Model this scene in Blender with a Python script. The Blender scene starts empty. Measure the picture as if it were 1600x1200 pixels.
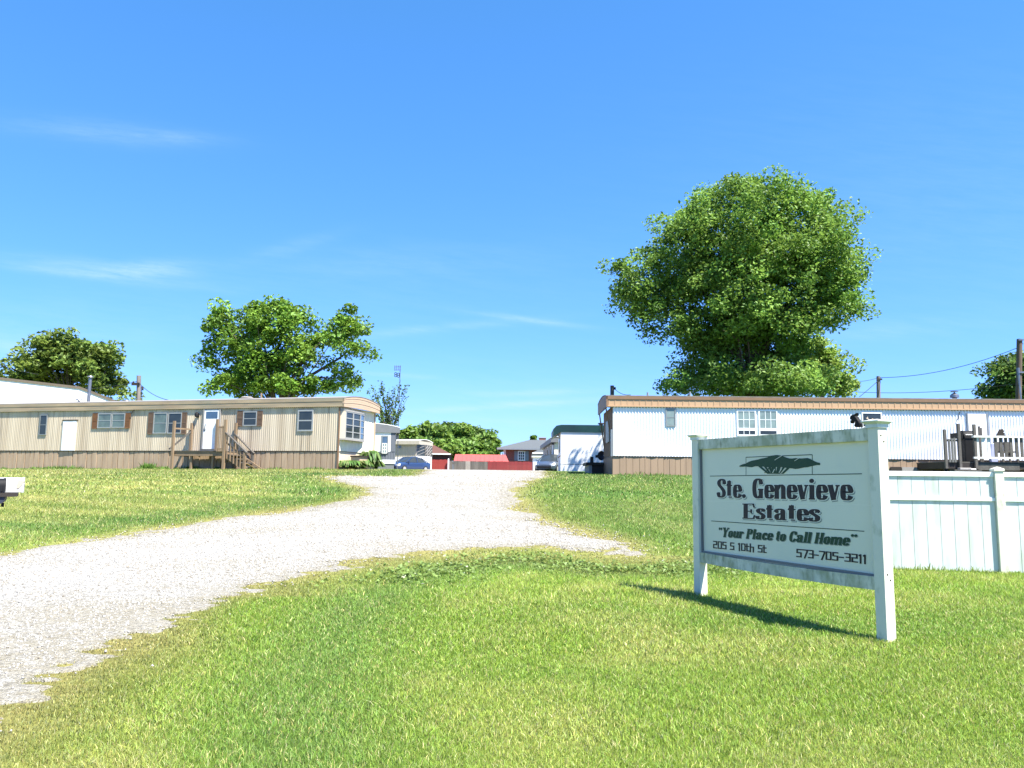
import bpy, math, random
import numpy as np
from mathutils import Vector, Matrix, Euler

C = bpy.context.scene.collection
rnd = random.Random(7)
RN = np.random.default_rng(11)
R = math.radians

# ---------------------------------------------------------------- camera
EYE, FPX, PITCH, ROLL = 1.45, 1220.0, R(7.1), R(0.7)
cam = bpy.data.cameras.new('camera')
cam.sensor_width = 36.0
cam.lens = FPX / 1600 * 36
cam.clip_start, cam.clip_end = 0.05, 4000
camo = bpy.data.objects.new('camera', cam)
C.objects.link(camo)
CR = Matrix.Rotation(R(90) + PITCH, 3, 'X') @ Matrix.Rotation(ROLL, 3, 'Z')
camo.location = (0, 0, EYE)
camo.rotation_euler = CR.to_euler()
sc = bpy.context.scene
sc.camera = camo

# ---------------------------------------------------------------- sun, sky, exposure
SUN_EL, SUN_H = R(60.5), Vector((0.75, -0.66))
sunvec = Vector((SUN_H.x * math.cos(SUN_EL), SUN_H.y * math.cos(SUN_EL), math.sin(SUN_EL))).normalized()
sl = bpy.data.lights.new('sun', 'SUN')
sl.energy, sl.angle, sl.color = 4.2, R(0.5), (1.0, 0.955, 0.87)
so = bpy.data.objects.new('sun', sl)
C.objects.link(so)
so.location = (20, -20, 40)
so.rotation_euler = sunvec.to_track_quat('Z', 'Y').to_euler()
sc.view_settings.view_transform = 'Standard'
sc.view_settings.look = 'None'
sc.view_settings.gamma = 1
sc.view_settings.exposure = 2.0
SKY_STRENGTH = 0.1

def ray(u, v):
    return (CR @ Vector(((u - 800) / FPX, -(v - 600) / FPX, -1))).normalized()

def at(u, v, Y):
    d = ray(u, v)
    return Vector((0, 0, EYE)) + d * (Y / d.y)

world = bpy.data.worlds.new('World')
sc.world = world
world.use_nodes = True
nt = world.node_tree
nt.nodes.clear()
def wn(t, **k):
    n = nt.nodes.new(t)
    for a, b in k.items(): setattr(n, a, b)
    return n
def wmath(op, a, b=None, clamp=False):
    n = wn('ShaderNodeMath', operation=op, use_clamp=clamp)
    for i, x in enumerate((a, b)):
        if x is None: continue
        if isinstance(x, (int, float)): n.inputs[i].default_value = x
        else: nt.links.new(x, n.inputs[i])
    return n.outputs[0]
sky = wn('ShaderNodeTexSky')
sky.sky_type = 'NISHITA'
sky.sun_disc = False
sky.sun_elevation = SUN_EL
sky.sun_rotation = math.atan2(SUN_H.x, SUN_H.y)
sky.air_density, sky.dust_density, sky.ozone_density = 1.0, 0.3, 2.0
hs = wn('ShaderNodeHueSaturation')
hs.inputs['Saturation'].default_value = 1.12
hs.inputs['Hue'].default_value = 0.497
nt.links.new(sky.outputs[0], hs.inputs['Color'])
# deepen the clear air to the photograph's blue, channel by channel
ssep, scmb = wn('ShaderNodeSeparateColor'), wn('ShaderNodeCombineColor')
nt.links.new(hs.outputs[0], ssep.inputs[0])
for i, (gain, pw_) in enumerate(((0.29, 0.83), (0.515, 0.675), (0.78, 1.0))):
    nt.links.new(wmath('MULTIPLY', wmath('POWER', wmath('MULTIPLY', ssep.outputs[i], .4), pw_), gain/.4), scmb.inputs[i])
tc = wn('ShaderNodeTexCoord')
sep = wn('ShaderNodeSeparateXYZ')
nt.links.new(tc.outputs['Generated'], sep.inputs[0])
ysafe = wmath('MAXIMUM', sep.outputs[1], 0.05)
A_ = wmath('DIVIDE', sep.outputs[0], ysafe)
E_ = wmath('DIVIDE', sep.outputs[2], ysafe)
comb = wn('ShaderNodeCombineXYZ')
nt.links.new(wmath('MULTIPLY', A_, 9.0), comb.inputs[0])
nt.links.new(wmath('MULTIPLY', wmath('ADD', E_, wmath('MULTIPLY', A_, 0.10)), 62.0), comb.inputs[1])
nz = wn('ShaderNodeTexNoise')
nz.inputs['Scale'].default_value = 1.0
nz.inputs['Detail'].default_value = 12
nz.inputs['Roughness'].default_value = 0.72
nt.links.new(comb.outputs[0], nz.inputs['Vector'])
# thin cirrus streaks, each at its own azimuth and height on the sky
WISPS = [(225, 422, 62, 11, -0.06, .85), (150, 430, 130, 7, .10, .45), (120, 412, 110, 10, .08, .35), (150, 205, 130, 16, .08, .30), (280, 215, 60, 8, .05, .25),
         (830, 500, 70, 4, .12, .60), (660, 515, 120, 6, -.10, .40), (840, 614, 70, 4, -.04, .60), (790, 634, 130, 5, -.08, .75),
         (620, 587, 50, 3, .05, .65), (460, 385, 60, 10, -.3, .20), (30, 540, 60, 16, .0, .45), (760, 660, 200, 8, 0, .25), (620, 410, 180, 22, -.06, .16), (1350, 520, 160, 14, -.1, .25), (800, 640, 900, 60, 0, .22), (500, 470, 420, 60, -.05, .10), (1560, 330, 420, 190, 0, .13), (60, 520, 160, 40, .02, .22)]
acc = None
for (u, v, su, sv, tilt, st) in WISPS:
    d0 = ray(u, v)
    a0, e0 = d0.x / d0.y, d0.z / d0.y
    da, de = wmath('SUBTRACT', A_, a0), wmath('SUBTRACT', E_, e0)
    p = wmath('DIVIDE', da, su / FPX)
    q = wmath('DIVIDE', wmath('ADD', de, wmath('MULTIPLY', da, tilt)), sv / FPX)
    r2 = wmath('ADD', wmath('MULTIPLY', p, p), wmath('MULTIPLY', q, q))
    g = wmath('MULTIPLY', wmath('POWER', 2.0, wmath('MULTIPLY', r2, -1.0)), st)
    acc = g if acc is None else wmath('ADD', acc, g)
streak = wmath('MULTIPLY', wmath('SUBTRACT', nz.outputs[0], 0.25), 2.0, True)
cl = wmath('MULTIPLY', wmath('MULTIPLY', acc, streak), 0.85, True)
gate = wmath('GREATER_THAN', sep.outputs[1], 0.06)
cl = wmath('MULTIPLY', cl, gate)
mixc = wn('ShaderNodeMix', data_type='RGBA')
nt.links.new(cl, mixc.inputs[0])
nt.links.new(scmb.outputs[0], mixc.inputs[6])
mixc.inputs[7].default_value = (1.75, 2.45, 2.6, 1)
bg = wn('ShaderNodeBackground')
bg.inputs[1].default_value = SKY_STRENGTH
nt.links.new(mixc.outputs[2], bg.inputs[0])
wo = wn('ShaderNodeOutputWorld')
nt.links.new(bg.outputs[0], wo.inputs[0])

# ---------------------------------------------------------------- mesh helpers
class MB:
    def __init__(s): s.v, s.f, s.m, s.cur = [], [], [], 0
    def quad(s, *p):
        b = len(s.v); s.v += [tuple(q) for q in p]; s.f.append(tuple(range(b, b + len(p)))); s.m.append(s.cur); return s
    def box(s, x0, x1, y0, y1, z0, z1):
        return s.hexa([(x0,y0,z0),(x1,y0,z0),(x1,y1,z0),(x0,y1,z0),(x0,y0,z1),(x1,y0,z1),(x1,y1,z1),(x0,y1,z1)])
    def hexa(s, p):
        b = len(s.v); s.v += [tuple(q) for q in p]
        for f in ((3,2,1,0),(4,5,6,7),(0,1,5,4),(1,2,6,5),(2,3,7,6),(3,0,4,7)):
            s.f.append(tuple(b + i for i in f)); s.m.append(s.cur)
        return s
    def bar(s, p, q, w, h, up=(0,0,1)):
        p, q = Vector(p), Vector(q); d = (q - p).normalized(); up = Vector(up)
        if abs(d.dot(up)) > .95: up = Vector((0, 1, 0))
        sx = d.cross(up).normalized() * w / 2; sz = sx.cross(d).normalized() * h / 2
        return s.hexa([p-sx-sz, p+sx-sz, q+sx-sz, q-sx-sz, p-sx+sz, p+sx+sz, q+sx+sz, q-sx+sz])
    def tube(s, pts, rad, n=8, cap=True):
        pts = [Vector(p) for p in pts]
        if not hasattr(rad, '__len__'): rad = [rad] * len(pts)
        base = len(s.v)
        for i, p in enumerate(pts):
            d = (pts[min(i+1, len(pts)-1)] - pts[max(i-1, 0)]).normalized()
            up = Vector((0,0,1)) if abs(d.z) < .9 else Vector((0,1,0))
            a = d.cross(up).normalized(); b = a.cross(d).normalized()
            for k in range(n):
                t = 2*math.pi*k/n
                s.v.append(tuple(p + (a*math.cos(t) + b*math.sin(t)) * rad[i]))
        for i in range(len(pts)-1):
            for k in range(n):
                s.f.append((base+i*n+k, base+i*n+(k+1)%n, base+(i+1)*n+(k+1)%n, base+(i+1)*n+k)); s.m.append(s.cur)
        if cap:
            s.f.append(tuple(base+k for k in range(n))[::-1]); s.m.append(s.cur)
            s.f.append(tuple(base+(len(pts)-1)*n+k for k in range(n))); s.m.append(s.cur)
        return s
    def loft(s, rings, cap=True, closed=True):
        base = len(s.v); n = len(rings[0])
        for r in rings: s.v += [tuple(p) for p in r]
        for i in range(len(rings)-1):
            for k in range(n if closed else n-1):
                s.f.append((base+i*n+k, base+i*n+(k+1)%n, base+(i+1)*n+(k+1)%n, base+(i+1)*n+k)); s.m.append(s.cur)
        if cap:
            s.f.append(tuple(base+k for k in range(n))[::-1]); s.m.append(s.cur)
            s.f.append(tuple(base+(len(rings)-1)*n+k for k in range(n))); s.m.append(s.cur)
        return s
    def lathe(s, c, prof, n=16, axis='z'):
        rings = []
        for r, h in prof:
            ring = []
            for k in range(n):
                t = 2*math.pi*k/n
                a, b = r*math.cos(t), r*math.sin(t)
                ring.append((c[0]+a, c[1]+b, c[2]+h) if axis == 'z' else (c[0]+a, c[1]+h, c[2]+b) if axis == 'y' else (c[0]+h, c[1]+a, c[2]+b))
            rings.append(ring)
        return s.loft(rings)
    def prism(s, poly, y0, y1):
        """poly of (x,z), extruded from y0 to y1"""
        b = len(s.v); n = len(poly)
        s.v += [(x, y0, z) for x, z in poly] + [(x, y1, z) for x, z in poly]
        s.f.append(tuple(range(b, b+n))); s.m.append(s.cur)
        s.f.append(tuple(range(b+n, b+2*n))[::-1]); s.m.append(s.cur)
        for k in range(n):
            s.f.append((b+k, b+n+k, b+n+(k+1)%n, b+(k+1)%n)); s.m.append(s.cur)
        return s
    def build(s, name, mats, parent=None, smooth=False, bevel=0, loc=None):
        me = bpy.data.meshes.new(name)
        me.from_pydata(s.v, [], s.f)
        if not isinstance(mats, (list, tuple)): mats = [mats]
        for m in mats: me.materials.append(m)
        me.polygons.foreach_set('material_index', s.m)
        me.update()
        if smooth:
            me.polygons.foreach_set('use_smooth', [True]*len(me.polygons))
            try: me.set_sharp_from_angle(angle=R(38))
            except Exception: pass
        o = bpy.data.objects.new(name, me)
        C.objects.link(o)
        if parent: o.parent = parent
        if loc is not None: o.location = loc
        if bevel:
            b = o.modifiers.new('bevel', 'BEVEL'); b.width = bevel; b.segments = 2; b.limit_method = 'ANGLE'
        return o

def tag(o, label=None, cat=None, group=None, kind=None):
    if label: o['label'] = label
    if cat: o['category'] = cat
    if group: o['group'] = group
    if kind: o['kind'] = kind
    return o

def thing(name, label, cat, loc=(0,0,0), rotz=0, group=None):
    o = bpy.data.objects.new(name, None)
    o.empty_display_size = .2
    C.objects.link(o)
    o.location = loc; o.rotation_euler = (0, 0, rotz)
    return tag(o, label, cat, group)

class Frame:
    """local axes of an upright thing: x along its front, y into it, z up"""
    def __init__(s, o, rot):
        s.o, s.rot = Vector(o), rot
        s.X = Vector((math.cos(rot), math.sin(rot), 0)); s.Y = Vector((-math.sin(rot), math.cos(rot), 0))
    def world(s, x, y, z): return s.o + s.X*x + s.Y*y + Vector((0,0,z))
    def loc(s, p):
        d = Vector(p) - s.o
        return Vector((d.dot(s.X), d.dot(s.Y), d.z))
    def px(s, u, v, y=0.0):
        d = ray(u, v); c = Vector((0,0,EYE))
        t = ((s.o + s.Y*y) - c).dot(s.Y) / d.dot(s.Y)
        q = s.loc(c + d*t)
        return q.x, q.z
    def pe(s, u, v, x=0.0):
        """hit with the end plane at local x"""
        d = ray(u, v); c = Vector((0,0,EYE))
        t = ((s.o + s.X*x) - c).dot(s.X) / d.dot(s.X)
        q = s.loc(c + d*t)
        return q.y, q.z

# numpy value noise
def _h(i, j, k):
    n = (i*374761393 + j*668265263 + k*2147483647 // 7) & 0xFFFFFFFF
    n = (n ^ (n >> 13)) * 1274126177 & 0xFFFFFFFF
    n = n ^ (n >> 16)
    return (n & 0xFFFF) / 65535.0
def vnoise(x, y, seed=0):
    x = np.asarray(x, float); y = np.asarray(y, float)
    xi = np.floor(x).astype(np.int64); yi = np.floor(y).astype(np.int64)
    fx = x - xi; fy = y - yi
    fx = fx*fx*(3-2*fx); fy = fy*fy*(3-2*fy)
    a = _h(xi, yi, seed); b = _h(xi+1, yi, seed); c = _h(xi, yi+1, seed); d = _h(xi+1, yi+1, seed)
    return (a*(1-fx)+b*fx)*(1-fy) + (c*(1-fx)+d*fx)*fy
def fbm(x, y, oct=4, seed=0):
    s, a, t = 0, .5, 0
    for o in range(oct):
        s = s + a*vnoise(x*2**o, y*2**o, seed+o*17); t += a; a *= .5
    return s / t

def npmesh(name, verts, faces_flat, loop_counts, mat, col=None, parent=None, smooth=False):
    me = bpy.data.meshes.new(name)
    n = len(verts)
    me.vertices.add(n); me.vertices.foreach_set('co', np.ascontiguousarray(verts, np.float32).ravel())
    me.loops.add(len(faces_flat)); me.loops.foreach_set('vertex_index', np.ascontiguousarray(faces_flat, np.int32))
    st = np.concatenate([[0], np.cumsum(loop_counts)[:-1]]).astype(np.int32)
    me.polygons.add(len(loop_counts)); me.polygons.foreach_set('loop_start', st)
    if smooth: me.polygons.foreach_set('use_smooth', np.ones(len(loop_counts), bool))
    for m in (mat if isinstance(mat, (list, tuple)) else [mat]): me.materials.append(m)
    if col is not None:
        a = me.attributes.new('tint', 'FLOAT_COLOR', 'POINT')
        c4 = np.ones((n, 4), np.float32); c4[:, :3] = col
        a.data.foreach_set('color', c4.ravel())
    me.update(calc_edges=True)
    o = bpy.data.objects.new(name, me); C.objects.link(o)
    if parent: o.parent = parent
    return o

# ---------------------------------------------------------------- materials
def newmat(name):
    m = bpy.data.materials.new(name); m.use_nodes = True
    t = m.node_tree; b = t.nodes['Principled BSDF']
    return m, t, b
def nd(t, ty, **k):
    n = t.nodes.new(ty)
    for a, b in k.items(): setattr(n, a, b)
    return n
def mixrgb(t, fac, a, b, mode='MIX'):
    n = nd(t, 'ShaderNodeMix', data_type='RGBA', blend_type=mode)
    for i, x in ((0, fac), (6, a), (7, b)):
        if isinstance(x, (int, float)): n.inputs[i].default_value = x
        elif isinstance(x, tuple): n.inputs[i].default_value = (*x, 1) if len(x) == 3 else x
        else: t.links.new(x, n.inputs[i])
    return n.outputs[2]
def noise(t, vec, scale, detail=4, rough=.55):
    n = nd(t, 'ShaderNodeTexNoise'); n.inputs['Scale'].default_value = scale
    n.inputs['Detail'].default_value = detail; n.inputs['Roughness'].default_value = rough
    if vec is not None: t.links.new(vec, n.inputs['Vector'])
    return n.outputs[0]
def ramp(t, fac, lo, hi):
    n = nd(t, 'ShaderNodeMapRange'); n.inputs[1].default_value = lo; n.inputs[2].default_value = hi
    t.links.new(fac, n.inputs[0]); return n.outputs[0]
def mapping(t, scale=(1,1,1), coord='Object'):
    c = nd(t, 'ShaderNodeTexCoord'); m = nd(t, 'ShaderNodeMapping'); m.inputs['Scale'].default_value = scale
    t.links.new(c.outputs[coord], m.inputs['Vector']); return m.outputs[0]
def mat(name, col, rough=.6, col2=None, amt=.5, scale=(3,3,3), col3=None, amt3=.4, scale3=(12,12,12), bump=0, bscale=30, spec=.3, metal=0, thr=(.4,.65), thr3=(.5,.7)):
    m, t, b = newmat(name)
    b.inputs['Roughness'].default_value = rough; b.inputs['Specular IOR Level'].default_value = spec; b.inputs['Metallic'].default_value = metal
    c = None
    if col2 is None: col2 = tuple(x*.8 for x in col); amt = min(amt, .5)
    f = ramp(t, noise(t, mapping(t, scale), 1.0), *thr)
    mm = nd(t, 'ShaderNodeMath', operation='MULTIPLY'); t.links.new(f, mm.inputs[0]); mm.inputs[1].default_value = amt
    c = mixrgb(t, mm.outputs[0], col, col2)
    if col3:
        f = ramp(t, noise(t, mapping(t, scale3), 1.0, 6), *thr3)
        mm = nd(t, 'ShaderNodeMath', operation='MULTIPLY'); t.links.new(f, mm.inputs[0]); mm.inputs[1].default_value = amt3
        c = mixrgb(t, mm.outputs[0], c, col3)
    t.links.new(c, b.inputs['Base Color'])
    if bump:
        bn = nd(t, 'ShaderNodeBump'); bn.inputs['Strength'].default_value = bump; bn.inputs['Distance'].default_value = .02
        t.links.new(noise(t, mapping(t), bscale, 4), bn.inputs['Height']); t.links.new(bn.outputs[0], b.inputs['Normal'])
    return m

def leafmat(name, trans=.35):
    m, t, b = newmat(name)
    a = nd(t, 'ShaderNodeAttribute', attribute_name='tint')
    b.inputs['Roughness'].default_value = .5; b.inputs['Specular IOR Level'].default_value = .25
    t.links.new(a.outputs['Color'], b.inputs['Base Color'])
    tr = nd(t, 'ShaderNodeBsdfTranslucent')
    hsn = nd(t, 'ShaderNodeHueSaturation'); hsn.inputs['Value'].default_value = 1.25; hsn.inputs['Hue'].default_value = .485
    t.links.new(a.outputs['Color'], hsn.inputs['Color']); t.links.new(hsn.outputs[0], tr.inputs['Color'])
    mx = nd(t, 'ShaderNodeMixShader'); mx.inputs[0].default_value = trans
    t.links.new(b.outputs[0], mx.inputs[1]); t.links.new(tr.outputs[0], mx.inputs[2])
    t.links.new(mx.outputs[0], t.nodes['Material Output'].inputs['Surface'])
    return m

def glassmat(name, col, rough=.08, spec=.5, col2=None):
    return mat(name, col, rough, col2=col2 or tuple(x*.5 for x in col), amt=.6, scale=(2,2,2), spec=spec)

white = mat('white_paint', (.78,.78,.76), .5, col2=(.66,.67,.63), amt=.5)
vinyl = mat('white_vinyl', (.56,.595,.565), .4, col2=(.50,.55,.51), amt=.6, scale=(1.5,1.5,.8), col3=(.33,.38,.25), amt3=.5, scale3=(6,6,1.3), thr3=(.53,.72))
vinyl_post = mat('white_vinyl_post', (.62,.61,.49), .4, col2=(.56,.56,.44), amt=.5, scale=(2,2,2), col3=(.25,.29,.17), amt3=.55, scale3=(9,9,5), thr3=(.56,.72))
sign_rail = mat('algae_stained_rail', (.60,.59,.47), .5, col2=(.27,.29,.17), amt=.85, scale=(7,7,5), col3=(.09,.11,.06), amt3=.7, scale3=(24,24,7), thr3=(.52,.75), thr=(.38,.65))
sign_face = mat('sign_face', (.66,.645,.50), .4, col2=(.60,.60,.47), amt=.6, scale=(1.2,1.2,1.2), spec=.4)
sign_black = mat('sign_black', (.022,.016,.016), .5, amt=.2)
sign_green = mat('sign_green', (.012,.05,.022), .5, amt=.2)
sign_grey = mat('sign_grey', (.22,.25,.22), .5, amt=.2)
sign_halo = mat('sign_halo', (.75,.73,.60), .5, amt=.2)
tan_siding = mat('tan_siding', (.54,.455,.335), .6, col2=(.35,.275,.19), amt=.8, scale=(1.6,1.6,.06), col3=(.16,.12,.085), amt3=.75, scale3=(5,5,.18), thr3=(.56,.72))
tan_end = mat('tan_end_siding', (.74,.69,.57), .55, col2=(.66,.60,.48), amt=.6, scale=(2.5,2.5,.3))
tan_skirt = mat('tan_skirting', (.41,.30,.20), .6, col2=(.29,.205,.135), amt=.7, scale=(3,3,.4), col3=(.16,.11,.07), amt3=.5, scale3=(7,7,.7), thr3=(.53,.7))
tan_fascia = mat('tan_fascia', (.37,.285,.18), .5, col2=(.25,.185,.12), amt=.8, scale=(.8,3,6), col3=(.19,.20,.15), amt3=.6, scale3=(.5,3,5))
pink_fascia = mat('pale_fascia', (.42,.305,.21), .5, col2=(.37,.27,.18), amt=.5, scale=(2,2,2))
roof_pale = mat('pale_roof_coating', (.22,.20,.18), .6, amt=.4)
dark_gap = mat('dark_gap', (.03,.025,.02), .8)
shutter_m = mat('brown_shutter', (.14,.088,.055), .6, col2=(.10,.064,.043), amt=.6, scale=(6,6,20))
shutter_r = mat('rust_brown_shutter', (.17,.078,.03), .6, col2=(.12,.056,.025), amt=.6, scale=(6,6,20))
alu = mat('window_aluminium', (.36,.36,.34), .4, amt=.4, metal=.3)
alu_dark = mat('dark_aluminium', (.24,.25,.24), .4, amt=.4, metal=.3)
glass = glassmat('dark_glass', (.03,.038,.038))
glass_green = glassmat('curtained_glass', (.12,.16,.14), col2=(.045,.06,.055))
glass_pale = glassmat('pale_curtained_glass', (.20,.255,.235), col2=(.10,.135,.125))
glass_blue = glassmat('sky_lit_glass', (.05,.09,.14), .04, 1.0)
white_siding = mat('white_siding', (.76,.77,.79), .45, col2=(.70,.715,.74), amt=.5, scale=(2,2,.3))
orange_fascia = mat('orange_tan_fascia', (.44,.285,.165), .5, col2=(.37,.235,.135), amt=.5, scale=(1,2,2))
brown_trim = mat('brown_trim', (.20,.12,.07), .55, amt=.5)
skirt_r = mat('beige_skirting', (.31,.215,.14), .6, col2=(.25,.175,.115), amt=.6, scale=(4,4,.5))
grey_trim = mat('grey_trim', (.20,.22,.24), .5)
wood_new = mat('treated_timber', (.235,.165,.10), .7, col2=(.155,.11,.07), amt=.7, scale=(3,3,.6), bump=.2)
wood_old = mat('weathered_timber', (.10,.09,.078), .8, col2=(.055,.05,.044), amt=.7, scale=(4,4,1), col3=(.15,.135,.115), amt3=.5, bump=.3)
wood_grey = mat('weathered_grey_fence', (.15,.135,.115), .8, col2=(.075,.07,.06), amt=.8, scale=(3,3,.3))
wood_dark = mat('dark_stained_timber', (.03,.024,.02), .7, amt=.5)
wood_white = mat('sunbleached_white_timber', (.66,.65,.61), .7, col2=(.45,.43,.38), amt=.6, scale=(6,6,2))
pole_wood = mat('pole_timber', (.19,.165,.15), .8, col2=(.12,.10,.09), amt=.7, scale=(8,8,.8))
pole_brown = mat('brown_pole_timber', (.12,.085,.06), .8, col2=(.075,.053,.04), amt=.7, scale=(8,8,.8))
red_paint = mat('red_barn_paint', (.26,.036,.028), .7, col2=(.28,.04,.035), amt=.6, scale=(4,4,.5))
red_dark = mat('dark_red_wall', (.075,.03,.028), .8, amt=.5)
red_roof = mat('salmon_red_roof', (.36,.075,.065), .55, col2=(.31,.062,.056), amt=.6)
brown_roof = mat('brown_shingle', (.10,.047,.035), .9, col2=(.07,.034,.028), amt=.7, scale=(9,9,9))
grey_roof = mat('grey_shingle', (.085,.095,.10), .9, col2=(.06,.068,.075), amt=.7, scale=(8,8,8))
green_metal = mat('dark_green_fascia', (.006,.02,.02), .4, col2=(.007,.045,.035), amt=.8, scale=(.6,2,2), spec=.5)
grey_siding = mat('grey_blue_siding', (.11,.12,.14), .6, col2=(.085,.093,.11), amt=.5, scale=(4,4,.4))
grey_pale = mat('grey_beige_siding', (.28,.265,.245), .6, col2=(.23,.215,.20), amt=.5, scale=(4,4,.4))
beige_siding = mat('beige_siding', (.40,.36,.28), .6, col2=(.34,.30,.235), amt=.5, scale=(4,4,.4))
grey_fascia = mat('grey_fascia', (.15,.155,.16), .5)
galv = mat('galvanised_steel', (.22,.23,.25), .4, col2=(.15,.155,.17), amt=.6, metal=.7, scale=(4,4,4))
black_m = mat('black_plastic', (.012,.012,.013), .6, amt=.3, spec=.15)
tyre_m = mat('tyre_rubber', (.015,.015,.015), .85, amt=.3)
wire_m = mat('black_cable', (.02,.02,.02), .6, amt=.2)
foam_m = mat('cardboard_tan', (.50,.40,.29), .7, amt=.4)
bark = mat('bark', (.11,.085,.065), .9, col2=(.055,.043,.034), amt=.8, scale=(6,6,1.5), bump=.4, bscale=18)
concrete = mat('concrete_block', (.33,.31,.28), .9, amt=.5, bump=.3)
leaf = leafmat('tree_leaf')
grassblade = leafmat('grass_blade', .3)

def brickmat():
    m, t, b = newmat('red_brick')
    br = nd(t, 'ShaderNodeTexBrick'); t.links.new(mapping(t, (1,1,1)), br.inputs['Vector'])
    mp = br.inputs['Vector'].links[0].from_node; mp.inputs['Rotation'].default_value = (R(90), 0, 0)
    br.inputs['Color1'].default_value = (.24,.075,.05,1); br.inputs['Color2'].default_value = (.18,.055,.04,1)
    br.inputs['Mortar'].default_value = (.26,.20,.17,1); br.inputs['Scale'].default_value = 4.5; br.inputs['Mortar Size'].default_value = .012
    t.links.new(br.outputs[0], b.inputs['Base Color']); b.inputs['Roughness'].default_value = .9
    return m
brick = brickmat()

# ---------------------------------------------------------------- terrain
_ty = np.array([-60,-20,0,5,8,11,13,16,20,24,28,31,35,42,50,70,100,130,300,900.])
_tz = np.array([0,0,0,.03,.08,.12,.2,.5,.97,1.35,1.62,1.745,1.86,2.03,2.10,2.17,2.32,2.5,3,3.2])
_fy = np.arange(-60, 900, .25)
_fz = np.interp(_fy, _ty, _tz)
_k = np.exp(-np.linspace(-2, 2, 25)**2); _k /= _k.sum()
_fz = np.convolve(np.pad(_fz, 12, 'edge'), _k, 'valid')
def gz(x, y):
    x = np.asarray(x, float); y = np.asarray(y, float)
    z = np.interp(y, _fy, _fz)
    z = z - .0125*np.clip(-x-8, 0, 40)*np.clip((y-18)/15, 0, 1)
    return z + .05*(fbm(x*.22+9, y*.22+4, 3, 3)-.5)*np.clip((y-3)/6, 0, 1)
def G(x, y): return float(gz(x, y))
def on_ground(u, v):
    d = ray(u, v); c = Vector((0,0,EYE)); t = 1.0; p = c
    while t < 400:
        q = c + d*t
        if q.z <= G(q.x, q.y): break
        p = q; t += .05 + t*.003
    return (p + q)/2

DR_PX = [(-160,1230),(0,1112),(90,1062),(180,1014),(260,968),(330,935),(400,913),(480,895),(560,877),(640,865),(740,856),(840,853),(930,862),(985,866),
         (975,848),(905,830),(850,814),(818,797),(794,779),(800,766),(822,753),(846,744)]
DR_PX2 = [(664,743),(625,745),(585,745),(540,743.5),(512,746),(540,753),(583,767),(570,779),(520,790),(440,800),(360,812),(300,822),(150,845),(0,868),(-200,893)]
drive_poly = [tuple(on_ground(u, v)[:2]) for u, v in DR_PX] + [(1.7,42),(2.6,60),(3.4,99),(-12,99),(-11.5,72),(-5,60),(-4.4,42)] + [tuple(on_ground(u, v)[:2]) for u, v in DR_PX2] + [(-14,9),(-14,2)]
DP = np.array(drive_poly)
def drive_sd(x, y):
    """signed distance to the drive's outline, negative inside"""
    x = np.asarray(x, float).ravel(); y = np.asarray(y, float).ravel()
    d = np.full(x.shape, 1e9); ins = np.zeros(x.shape, bool)
    n = len(DP)
    for i in range(n):
        ax, ay = DP[i]; bx, by = DP[(i+1) % n]
        ex, ey = bx-ax, by-ay
        t = np.clip(((x-ax)*ex + (y-ay)*ey)/(ex*ex+ey*ey), 0, 1)
        d = np.minimum(d, np.hypot(x-ax-t*ex, y-ay-t*ey))
        if by != ay:
            c = ((ay > y) != (by > y)) & (x < ex*(y-ay)/(by-ay)+ax)
            ins ^= c
    return np.where(ins, -d, d)

def grid_mesh(name, xs, ys, m, keep=None, dz=0, attr=None):
    X, Y = np.meshgrid(xs, ys)
    Z = gz(X, Y) + (dz(X, Y) if callable(dz) else dz)
    V = np.stack([X, Y, Z], -1).reshape(-1, 3)
    ny, nx = X.shape
    i = (np.arange(ny-1)[:, None]*nx + np.arange(nx-1)[None]).ravel()
    F = np.stack([i, i+1, i+nx+1, i+nx], 1)
    if keep is not None:
        cx = (X[:-1, :-1]+X[1:, 1:]).ravel()/2; cy = (Y[:-1, :-1]+Y[1:, 1:]).ravel()/2
        F = F[keep(cx, cy)]
        used = np.unique(F); mp = np.full(len(V), -1); mp[used] = np.arange(len(used)); F = mp[F]; V = V[used]
    col = attr(V[:, 0], V[:, 1]) if attr else None
    return npmesh(name, V, F.ravel(), np.full(len(F), 4), m, col, smooth=True)

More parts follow.
